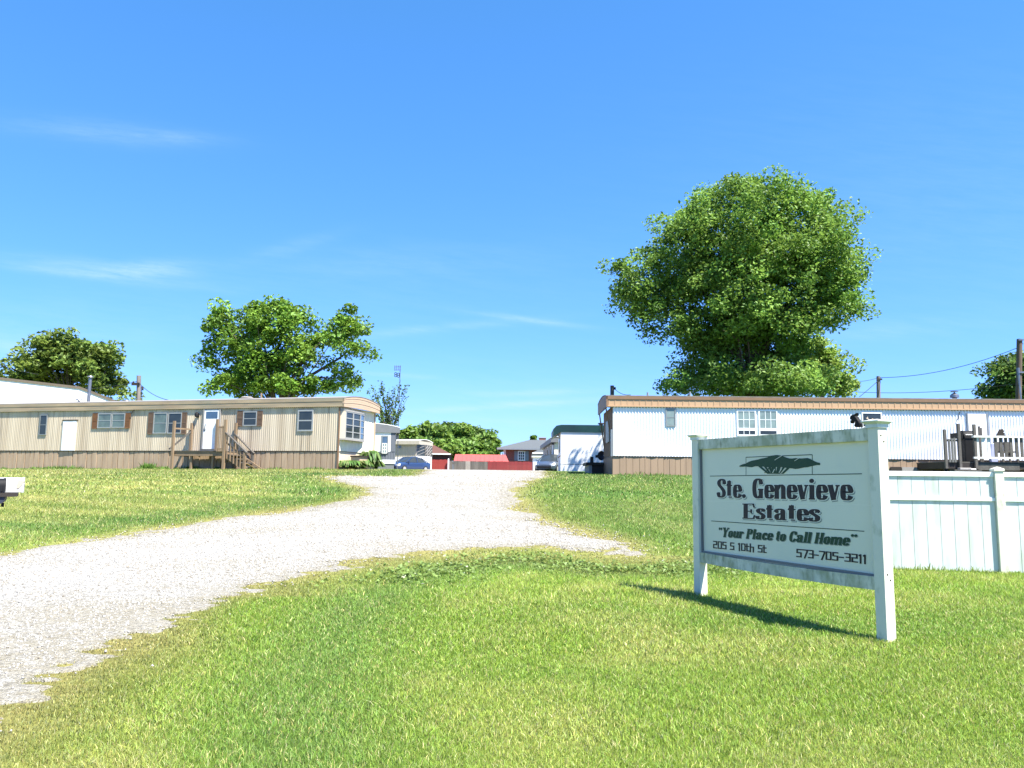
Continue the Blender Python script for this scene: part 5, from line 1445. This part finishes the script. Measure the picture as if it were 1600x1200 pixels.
# ----- white home with a dark green fascia, right of the drive
WH = frame_at(876, 50, R(-1.2)); q = WH.px
zft, zfb = q(905, 665.5)[1], q(905, 675.5)[1]; zbl = q(900, 725.5)[1]
t = thing('mobile_home', 'smooth white mobile home with a dark green roof fascia, dappled by tree shade', 'mobile home', WH.o, WH.rot)
Lw, Ww = 13.0, 4.0
MB().box(0, Lw, -.01, .02, zbl+.02, zfb+.05).build('wall', white, t)
MB().box(0, Lw, .0, .03, -.4, zbl-.02).build('skirting', white, t)
MB().box(0, Lw, .005, .03, zbl-.02, zbl+.02).build('belt_strip', grey_fascia, t)
MB().box(0, Lw, .03, Ww, -.4, zfb+.05).build('end_wall', white_siding, t)
w_ = MB().box(-.03, -.001, 1.2, 2.2, zfb-1.25, zfb-.25).build('window', alu_dark, t); MB().box(-.04, -.031, 1.28, 2.12, zfb-1.17, zfb-.33).build('pane', glass, w_)
MB().box(-.035, -.001, 0, Ww, zbl+.5, zbl+.56).build('end_trim', green_metal, t)
m = MB(); xo = q(865, 670)[0]
prof = [(xo+.0, zfb-.28), (xo-.02, zft-.22), (xo+.18, zft), (xo+.5, zft+.06), (Lw+.3, zft+.06), (Lw+.3, zfb), (.0, zfb), (-.06, zfb-.02)]
m.prism(prof, -.07, Ww+.3); m.build('fascia', green_metal, t)
fx, fz = q(941, 663.5); k = MB(); k.lathe((fx, .8, 0), [(.12, zft+.05), (.12, zft+.16), (.22, zft+.18), (.18, zft+.26), (.04, zft+.28)], 10); k.build('roof_vent', black_m, t)

# ----- satellite dish, small dark ramp beside the white home
ST = frame_at(918, 35.0, R(-1.2)); q = ST.px
xs1 = q(949, 725)[0]; zt = q(930, 723)[1]
t = thing('low_deck', 'low dark timber deck between the white home with green fascia and the ribbed white home', 'deck', ST.o, ST.rot)
MB().box(-.1, xs1, -.6, 1.6, zt-.12, zt).build('platform', wood_dark, t)
MB().box(.15, xs1, -.5, -.44, -.2, zt-.121).build('skirt_board', wood_dark, t)
MB().box(.02, .16, -.5, 2.0, -.3, zt-.121).build('support', concrete, t)
xp_, zp2 = q(924, 714); MB().box(xp_-.07, xp_+.07, -.3, -.16, zt, zp2).build('post', wood_dark, t)
xp_, zp2 = q(945, 712)
t = thing('satellite_dish', 'dark satellite dish on a short pole on the low dark deck', 'satellite dish', ST.world(xp_, .3, zt), R(-35))
k = MB(); k.tube([(0,0,0),(0,0,zp2-zt)], .035, 8); k.build('pole', black_m, t)
rim = q(948, 704.5)[1]-zp2
k = MB(); rg = []
for r, d in ((.02, .0), (rim*.5, .05), (rim*.85, .15), (rim, .22)):
    rg.append([(r*math.cos(a)*.9, -d-.04, zp2-zt+r*math.sin(a)) for a in [2*math.pi*i/18 for i in range(18)]])
k.loft(rg, cap=False); k.build('reflector', mat('dark_dish', (.05,.045,.055), .5), t, smooth=True)
k = MB(); k.tube([(0,-.2,zp2-zt-rim*.9),(0,-.62,zp2-zt-.05)], .02, 6); k.box(-.05,.05,-.72,-.6,zp2-zt-.1,zp2-zt+.02); k.build('feed_arm', black_m, t)

# ----- white gabled building behind the tan home, far left
GB = frame_at(125, 62, R(20)); q = GB.px
pk = [q(-160, 571), q(125, 604), q(190, 629)]
t = thing('building', 'large white building with a brown edged gable, behind the tan home\'s left end', 'building', GB.o, GB.rot)
(xa, za), (xm, zm), (xe, ze) = pk
m = MB(); m.prism([(xa, -.5), (xe-.2, -.5), (xe-.2, ze-.1), (xm, zm-.1), (xa, za-.1)], 0, 18); m.build('wall', white, t)
m = MB()
m.hexa([(xa,-.07,za-.19),(xm,-.07,zm-.19),(xm,18.3,zm-.19),(xa,18.3,za-.19),(xa,-.07,za),(xm,-.07,zm),(xm,18.3,zm),(xa,18.3,za)])
m.hexa([(xm,-.07,zm-.19),(xe,-.07,ze-.19),(xe,18.3,ze-.19),(xm,18.3,zm-.19),(xm,-.07,zm),(xe,-.07,ze),(xe,18.3,ze),(xm,18.3,zm)])
m.build('roof', mat('tan_roof_edge', (.13,.105,.075), .5, amt=.4), t)

# ---------------------------------------------------------------- cars
car_glass = mat('car_glass', (.03,.038,.045), .2, spec=.22, amt=.3)
def car(name, label, loc, rot, paint, L=4.5, Wd=1.78, H=1.45, hatch=False):
    t = thing(name, label, 'car', loc, rot); s = L/4.5; w = Wd/2
    st = [(-2.24,.76,.38,.80),(-2.12,.90,.27,.93 if not hatch else 1.0),(-1.6,.98,.2,.96 if not hatch else 1.02),(-.8,1.0,.2,.95),(.4,1.0,.2,.93),(1.0,.99,.2,.92),(1.6,.96,.2,.85),(2.05,.88,.25,.73),(2.24,.70,.34,.60)]
    def ring(x, f, zb, zt):
        hw = w*f
        return [(x,-hw*.88,zb),(x,-hw*.97,zb+.12),(x,-hw,.56),(x,-hw*.97,zt-.09),(x,-hw*.82,zt),(x,0,zt+.03),(x,hw*.82,zt),(x,hw*.97,zt-.09),(x,hw,.56),(x,hw*.97,zb+.12),(x,hw*.88,zb)]
    b = MB(); b.loft([ring(x*s, f, zb, zt) for x, f, zb, zt in st]); body = b.build('body', paint, t, smooth=True)
    rear = -1.85 if not hatch else -2.1
    cb = [(rear,.74,.92,.95),(rear+(.85 if not hatch else .35),.66,.92,H-.09),(-.55,.64,.92,H),(.15,.64,.92,H-.03),(1.12,.74,.9,.92)]
    def cr(x, f, zl, zt): return [(x,-w*.88,zl),(x,-w*f,zt-.04),(x,-w*f*.85,zt),(x,0,zt+.02),(x,w*f*.85,zt),(x,w*f,zt-.04),(x,w*.88,zl)]
    g = MB(); g.loft([cr(x*s, f, zl, zt) for x, f, zl, zt in cb]); gl = g.build('glass', car_glass, t, smooth=True)
    r = MB(); r.loft([[(x*s,-w*f*.93,zt-.03),(x*s,-w*f*.84,zt+.012),(x*s,0,zt+.034),(x*s,w*f*.84,zt+.012),(x*s,w*f*.93,zt-.03),(x*s,0,zt-.03)] for x, f, zl, zt in cb[1:4]]); r.build('roof', paint, body, smooth=True)
    for sg in (-1, 1):
        for (xa, fa, za), (xb, fb, zb) in (((cb[3][0],.645,H-.05),(1.12,.88,.92)), ((cb[1][0],.665,H-.10),(rear,.86,.95)), ((-.35,.665,H-.03),(-.35,.885,.93))):
            MB().bar((xa*s, sg*w*fa, za), (xb*s, sg*w*fb*.99, zb), .06, .06).build('pillar', paint, body)
    for sg in (-1, 1):
        for x in (-1.38*s, 1.38*s):
            k = MB(); k.lathe((x, sg*(w-.11), .31), [(.20,-.1),(.30,-.1),(.315,-.06),(.315,.06),(.30,.1),(.20,.1)], 20, 'y'); wl = k.build('wheel', tyre_m, t, smooth=True)
            k = MB(); k.lathe((x, sg*(w-.105), .31), [(.05,-.108),(.20,-.1),(.20,.1),(.05,.108)], 12, 'y'); k.build('rim', alu, wl)
        k = MB(); k.hexa([(1.95*s,sg*w*.62,.60),(2.235*s,sg*w*.5,.55),(2.12*s,sg*w*.86,.56),(1.9*s,sg*w*.92,.6),(1.9*s,sg*w*.62,.77),(2.17*s,sg*w*.5,.66),(2.08*s,sg*w*.84,.70),(1.85*s,sg*w*.91,.78)]); k.build('headlight', mat('lamp_lens', (.75,.78,.8), .15) if 'lamp_lens' not in bpy.data.materials else bpy.data.materials['lamp_lens'], t)
        k = MB(); k.box(-2.2*s, -2.02*s, sg*w*.66-.1, sg*w*.66+.14*1, .72, .88); k.build('tail_light', mat('red_lens', (.35,.02,.02), .2) if 'red_lens' not in bpy.data.materials else bpy.data.materials['red_lens'], t)
        k = MB(); k.hexa([(.82*s,sg*w*.92,.93),(.95*s,sg*w*.92,.93),(.95*s,sg*w*1.14,.96),(.84*s,sg*w*1.14,.96),(.82*s,sg*w*.92,1.0),(.92*s,sg*w*.92,1.0),(.9*s,sg*w*1.14,1.06),(.84*s,sg*w*1.14,1.06)]); k.build('mirror', paint, t)
    MB().box(2.08*s, 2.25*s, -w*.62, w*.62, .36, .50).build('grille', black_m, t)
    return t
blue = mat('blue_car_paint', (.022,.045,.115), .2, amt=.15, spec=.7)
silver = mat('silver_blue_car_paint', (.05,.068,.105), .2, amt=.15, spec=.7)
def place(u, Y):
    p = at(u, 735, Y); return (p.x, p.y, G(p.x, p.y))
car('car', 'blue sedan parked beyond the grass crest, beside the grey home', place(638.5, 74), R(-128), blue, 4.5, 1.78, 1.47)
car('car', 'silver blue hatchback parked nose out beside the white home with green fascia', place(861, 63), R(-108), silver, 4.3, 1.8, 1.5, True)

# ---------------------------------------------------------------- poles and wires
def pole(name, label, u, vt, Y, r, m, lean=0):
    b = at(u, 735, Y); z = G(b.x, b.y); top = at(u+lean, vt, Y)
    t = thing(name, label, 'utility pole', (b.x, b.y, z)); h = top.z-z
    k = MB(); k.tube([(0,0,-.5),((top.x-b.x)*.5,0,h*.5),(top.x-b.x,0,h)], [r*1.15,r*1.05,r], 12); k.build('pole', m, t, smooth=True)
    return t, Vector((top.x-b.x, 0, h)), Vector((b.x, b.y, z))
def wire(label, p, q, sag, r=.014):
    p, q = Vector(p), Vector(q); t = bpy.data.objects.new('tmp', None)
    n = 14; pts = [p+(q-p)*i/n - Vector((0,0,sag*4*(i/n)*(1-i/n))) for i in range(n+1)]
    o0 = pts[0]; k = MB(); k.tube([x-o0 for x in pts], r, 5, cap=False)
    bpy.data.objects.remove(t)
    o = k.build('power_line', wire_m); o.location = o0; return tag(o, label, 'wire')
t, h1, b1 = pole('utility_pole', 'pale grey utility pole with dark clamps, behind the tan home', 215, 587, 58, .15, pole_wood, 2)
k = MB(); k.box(h1.x-.42, h1.x+.18, -.2, -.12, h1.z-.75, h1.z-.55); k.lathe((h1.x-.3, -.16, h1.z-.55), [(.05,0),(.06,.06),(.03,.12)], 8); k.lathe((h1.x+.34, 0, h1.z-1.1), [(.07,0),(.09,.1),(.05,.3)], 8); k.build('insulator_bracket', wood_dark, t)
k = MB(); k.tube([(h1.x+.25,0,h1.z-.8),(h1.x+.32,0,h1.z-1.4),(h1.x+.4,0,h1.z-2.4)], .025, 5); k.build('cable', wire_m, t)
wire('sagging black wire from the pale pole to the roof of the tan home', b1+h1+Vector((0,0,-.5)), at(281, 627, 43), .35, .02)
wire('black wire running left from the pale pole behind the far left tree', b1+h1+Vector((0,0,-.4)), at(120, 607, 75), .2, .02)
wire('short black wire crossing the left edge of the sky', at(-60, 548, 84), at(60, 585, 84), .3, .025)
t, h2, b2 = pole('utility_pole', 'thin grey utility pole behind the ribbed white home, right of the big maple', 1373.5, 588, 58, .14, pole_wood, -1)
k = MB(); k.box(h2.x-.2, h2.x+.2, -.18, -.12, h2.z-.3, h2.z-.18); k.build('clamp', wood_dark, t)
t, h3, b3 = pole('utility_pole', 'tall brown utility pole with a conduit at the right edge', 1589, 530, 50, .165, pole_brown, 4)
k = MB(); k.tube([(h3.x-.30,-.1,0),(h3.x-.28,-.1,h3.z-1.9)], .085, 8); k.build('conduit', galv, t)
k = MB(); k.box(h3.x-.35, h3.x+.45, -.22, -.17, h3.z-2.25, h3.z-2.15); k.box(h3.x-.2, h3.x+.5, -.22, -.17, h3.z-.12, h3.z-.04); k.build('bracket', galv, t)
wire('upper black wire from the tall brown pole to the thin grey pole', b3+h3+Vector((0,0,-.5)), b2+h2+Vector((0,0,-.1)), .5, .02)
wire('lower black wire from the tall brown pole past the thin grey pole', b3+h3+Vector((-.2,0,-2.9)), at(1330, 612, 62), .3, .018)
wire('wire from the thin grey pole into the crown of the maple', b2+h2+Vector((0,0,-.1)), at(1330, 596, 56), .1, .016)
wire('slanting guy wire from the thin grey pole down to the roof', b2+h2+Vector((0,0,-.3)), at(1343, 620, 52), .02, .022)
wire('black wire leaving the tall brown pole to the right', b3+h3+Vector((.1,0,-.3)), at(1760, 520, 50), .2, .02)
t, h4, b4 = pole('utility_pole', 'short dark pole top showing above the left end of the white home roof', 956.5, 602.5, 48, .12, mat('dark_pole', (.07,.075,.08), .7))
k = MB(); k.box(h4.x+.08, h4.x+.22, -.06, .06, h4.z-.25, h4.z-.1); k.build('clamp', black_m, t)
wire('service wire from the short dark pole to the white home roof', b4+h4+Vector((.15,0,-.2)), at(985, 617, 36), .12, .016)

# antenna behind the thin tree
b = at(620.5, 735, 68); z = G(b.x, b.y); 
an = thing('antenna', 'thin television antenna mast with a comb top and paired loops, above the slender tree', 'antenna', (b.x, b.y, z))
AF = Frame((b.x, b.y, z), 0); q = AF.px
ztp = q(620.5, 571)[1]
MB().tube([(0,0,-.3),(0,0,ztp)], .035, 6).build('mast', galv, an)
k = MB()
for u in (616.8, 619.2, 622.2, 625):
    x = q(u, 575)[0]; k.tube([(x,0,q(u, 571)[1]),(x,0,q(u, 579)[1])], .03, 5)
for v in (573, 578): k.tube([(q(616, v)[0],0,q(616, v)[1]),(q(626.5, v)[0],0,q(626, v)[1])], .025, 5)
k.build('comb', mat('antenna_metal', (.12,.14,.22), .5, metal=.4), an)
k = MB()
for u in (618.2, 622.6):
    for v in (583.8, 587.2):
        x, zz = q(u, v+ (.8 if u > 620 else 0)); k.tube([(x+.10*math.cos(a), 0, zz+.095*math.sin(a)) for a in [2*math.pi*i/10 for i in range(11)]], .032, 5, cap=False)
k.build('loops', black_m, an)

# ---------------------------------------------------------------- trees
def limb(mb, pts, r0, r1):
    n = len(pts); rs = [r0+(r1-r0)*i/(n-1) for i in range(n)]
    mb.tube(pts, rs, 9 if r0 > .15 else 6)
def tree(name, label, Y, base_u, blobs, nleaf, size, cols, clump_r, limbs, r0, up=.4, depth=1.0, group=None, seed=1, shell=.55, cat_='tree', nclump=None, ratio=.62, drop=0.0):
    """blobs in photo pixels give the crown's lobes at distance Y; leaves sit in small clumps over each lobe's volume"""
    rg = np.random.default_rng(seed); rr = random.Random(seed)
    b = at(base_u, 735, Y); z0 = G(b.x, b.y)
    t = thing(name, label, cat_, (b.x, b.y, z0), 0, group)
    o = np.array([b.x, b.y, z0]); k = Y/FPX
    E = []
    for bl in blobs:
        u, v, ru, rv = bl[:4]; dy = bl[4] if len(bl) > 4 else rr.uniform(-.45, .45)*ru*k
        c = np.array(at(u, v, Y))-o; c[1] += dy
        E.append((c, np.array([ru*k, ru*k*depth, rv*k])))
    vol = np.array([e[1].prod()**.8 for e in E]); vol /= vol.sum()
    P, S = [], []
    ncl = nclump or int(nleaf/110)
    per = nleaf//ncl
    cnt = np.maximum(1, (vol*ncl).astype(int))
    centers = []
    for (c, r), m in zip(E, cnt):
        d = rg.normal(0, 1, (m, 3)); d /= np.linalg.norm(d, axis=1)[:, None]
        d[:, 2] = np.where(d[:, 2] < -.55, d[:, 2]*.6, d[:, 2])
        rad = np.where(rg.random(m) < .72, rg.uniform(shell+.2, 1.0, m), rg.uniform(.15, shell+.2, m)); rad = np.where(rg.random(m) < .13, rg.uniform(1.0, 1.17, m), rad)
        centers.append(c + d*rad[:, None]*r)
    Cn = np.concatenate(centers)
    rc = clump_r*rg.uniform(.55, 1.35, len(Cn))
    tone = rg.uniform(.72, 1.28, len(Cn)); mixv = rg.random(len(Cn))
    pts = rg.normal(0, 1, (len(Cn), per, 3)); pts /= np.linalg.norm(pts, axis=2)[..., None]
    pts *= rg.uniform(.25, 1, (len(Cn), per, 1))**.5*rc[:, None, None]*np.array([1.1, 1.1, .75])
    L = (Cn[:, None]+pts).reshape(-1, 3); L[:, 2] -= drop*np.abs(pts[..., 0]).ravel()
    tint = np.array(cols[0])*(1-mixv[:, None])+np.array(cols[1])*mixv[:, None]
    tint = np.repeat(tint*tone[:, None], per, 0)*rg.uniform(.7, 1.3, len(L))[:, None]
    keep = L[:, 2] > .3
    V, F, LC, Cc = leaf_cards(L[keep], size, tint[keep], up, ratio)
    npmesh('crown', V, F, LC, leaf, Cc, parent=t)
    mb = MB()
    loc = lambda u, v, dy=0: Vector(at(u, v, Y)) - Vector(o) + Vector((0, dy, 0))
    for lm in limbs:
        if lm[0] == 'trunk':
            _, (u, v) = lm; top = loc(u, v); mid = top*.5+Vector((.1, .05, 0))
            limb(mb, [Vector((0,0,-.3)), mid*.5, mid, top], r0, r0*.55)
        else:
            p, rads = lm; limb(mb, [loc(*q) for q in p], *rads)
    # finer branches out to a share of the clumps
    hub = loc(*limbs[0][1]) if limbs[0][0] == 'trunk' else Vector((0,0,3))
    for i in range(0, len(Cn), max(1, len(Cn)//30)):
        c = Vector(Cn[i])
        if abs(c.x-hub.x) > 4.5 and len(blobs) > 6: continue
        s = hub*.8+Vector((0,0,0)); s = s+(c-s)*rr.uniform(.05, .3); m = (s+c)/2+Vector((rr.uniform(-.3,.3), rr.uniform(-.3,.3), rr.uniform(0,.5)))
        limb(mb, [s, m, c], r0*.14, .02)
    mb.build('trunk', bark, t, smooth=True)
    return t

GRN = ((.095,.200,.032), (.165,.280,.052))
tree('maple_tree', 'large full green maple tree rising behind the ribbed white home', 42.3, 1178,
     [(1165,380,125,92),(1110,400,100,90),(1255,405,92,92),(1035,450,80,58),(975,452,38,42),(1000,495,36,36),(1008,520,20,18),(1305,450,50,55),(1150,490,120,80),(1245,490,85,60),
      (1165,570,98,60),(1085,600,52,22),(1245,580,62,42),(1200,308,50,28),(1130,318,46,28),(1255,318,40,28),(1060,345,36,30),(1300,370,34,40),(1120,535,45,36),(1330,440,26,32),(1180,520,95,60),(1150,602,108,26),(1230,600,75,25),(1110,572,45,30)],
     130000, .20, GRN, .76, [('trunk', (1172, 560)), ([(1172,600),(1130,500),(1080,430)], (.3,.08)), ([(1172,580),(1230,480),(1270,400)], (.3,.08)), ([(1172,560),(1180,430),(1190,330)], (.3,.06))], .48, seed=3, depth=.9)
tree('tree', 'smaller yellow green tree at the lower right side of the big maple', 54, 1285,
     [(1285,580,45,45),(1312,600,30,25),(1262,550,34,38),(1300,560,26,30)], 11000, .26, ((.17,.27,.045),(.22,.32,.07)), .7, [('trunk', (1285, 600))], .2, seed=5)
tree('tree', 'wide spreading green tree with visible dark limbs, behind the tan home', 60, 432,
     [(350,520,40,40),(400,512,58,40),(450,515,58,40),(522,520,50,34),(552,540,28,32),(540,500,26,18),(352,575,40,40),(420,562,58,46),(482,560,40,34),(530,598,42,22),(405,605,60,18),(497,604,36,16),(330,500,20,26),(422,487,34,15),(545,508,26,22),(375,490,24,14),(340,605,28,16),(470,495,30,18),(325,560,18,30),(372,603,42,22),(450,602,60,20),(440,560,40,30)],
     25000, .32, ((.105,.215,.028),(.17,.29,.042)), .85, [('trunk', (436, 625)), ([(436,640),(412,590),(395,545),(370,510)], (.30,.07)), ([(436,640),(452,600),(470,570),(500,535)], (.26,.06)), ([(452,600),(480,590),(530,560),(545,548)], (.16,.05)), ([(412,590),(440,530),(450,500)], (.2,.05)), ([(460,612),(500,590),(540,592)], (.12,.04))], .42, seed=9, depth=.8, shell=.35)
tree('tree', 'rounded olive green tree behind the white gabled building, far left', 90, 110,
     [(110,562,62,36),(60,592,48,24),(152,592,42,34),(105,545,44,20),(182,618,22,10),(30,602,24,14),(85,565,40,30),(140,565,30,25)],
     14000, .55, ((.10,.165,.03),(.155,.21,.045)), 1.3, [('trunk', (110, 620)), ([(110,640),(150,600),(165,580)], (.2,.06))], .4, seed=12, shell=.35)
tree('tree', 'dark green tree behind the tall brown pole at the right edge', 72, 1582,
     [(1578,597,36,34),(1605,582,40,30),(1552,614,20,16),(1600,610,30,25)], 9000, .42, ((.07,.135,.03),(.11,.19,.04)), 1.0, [('trunk', (1582, 620))], .3, seed=14)
# slender tree with upright wands
b = at(606, 735, 66); z0 = G(b.x, b.y)
st = thing('slender_tree', 'slender young tree with several upright leafy wands, behind the end of the tan home', 'tree', (b.x, b.y, z0))
o_ = Vector((b.x, b.y, z0)); mb = MB(); mb.tube([(0,0,-.2),(0,0,2.6)], [.11,.09], 8); LP = []
rg = np.random.default_rng(21)
for (u, v) in ((595,593),(597,604),(608,606),(626,594),(635,606),(636,623),(628,640),(575,612),(582,606),(588,617),(604,625),(617,606),(578,628),(590,632),(622,620)):
    tip = Vector(at(u, v, 66+rnd.uniform(-.6, .6)))-o_; s = Vector((rnd.uniform(-.1,.1), rnd.uniform(-.2,.2), 2.2+rnd.uniform(0,.6))); mid = s+(tip-s)*.55+Vector(((s.x-tip.x)*.12,0,-.05*abs(tip.x)))
    mb.tube([s, mid, tip], [.045,.03,.01], 5)
    for i in range(150):
        f = rg.uniform(.10, 1.02); p = (s*(1-f)+mid*f*2 if False else (s.lerp(mid, f/.55) if f < .55 else mid.lerp(tip, (f-.55)/.45)))
        if vnoise(np.array([f*9+u]), np.array([v*.7]), 5)[0] < .34: continue
        LP.append(np.array(p)+rg.normal(0, .13, 3))
LP = np.array(LP); tn = np.array([.075,.135,.035])*rg.uniform(.6, 1.5, (len(LP), 1))
V, F, LC, Cc = leaf_cards(LP, .23, tn, .2); npmesh('crown', V, F, LC, leaf, Cc, parent=st); mb.build('trunk', bark, st, smooth=True)
# the wood beyond the fences: each tree its own
WD = [(636,690,20,26,150,'leftmost rounded green tree of the far wood, above the beige home'),(659,682,20,21,158,'second green tree of the far wood, above the garage roof\'s left end'),(684,686,24,22,146,'low bushy green tree of the far wood, right above the garage roof'),
      (704,680,19,20,165,'darker tree top in the middle of the far wood'),(722,680,22,21,152,'tallest pale green tree of the far wood, above the grey fence'),(745,686,20,20,158,'rounded green tree of the far wood right of its tallest one'),
      (764,690,12,15,142,'small tree at the right end of the far wood, beside the brick house'),(712,703,30,14,138,'low green bush line tree in front of the far wood, above the red shed'),(672,702,26,14,136,'low green tree in front of the far wood, behind the garage roof'),(752,705,26,12,137,'low green tree in front of the far wood, above the red roof\'s right end'),(833,686,5,5,150,'tiny tree top peeping over the brick house roof')]
for i, (u, v, ru, rv, Y, lab) in enumerate(WD):
    bl = [(u, v, ru*.8, rv*.8), (u-ru*.5, v+rv*.25, ru*.5, rv*.6), (u+ru*.5, v+rv*.3, ru*.5, rv*.6), (u+ru*.1, v-rv*.45, ru*.45, rv*.5), (u, v+rv*.7, ru*.9, rv*.5)]
    dk = (.75 if i in (3, 5) else 1.0)
    tree('tree', lab, Y, u, bl, 2600 if ru > 8 else 500, .85, ((.105*dk,.195*dk,.034),(.165*dk,.26*dk,.05)), 1.25 if ru > 8 else .35, [('trunk', (u, v+rv*.5))], .35, group='trees of the far wood', seed=60+i, nclump=44 if ru > 8 else 10)
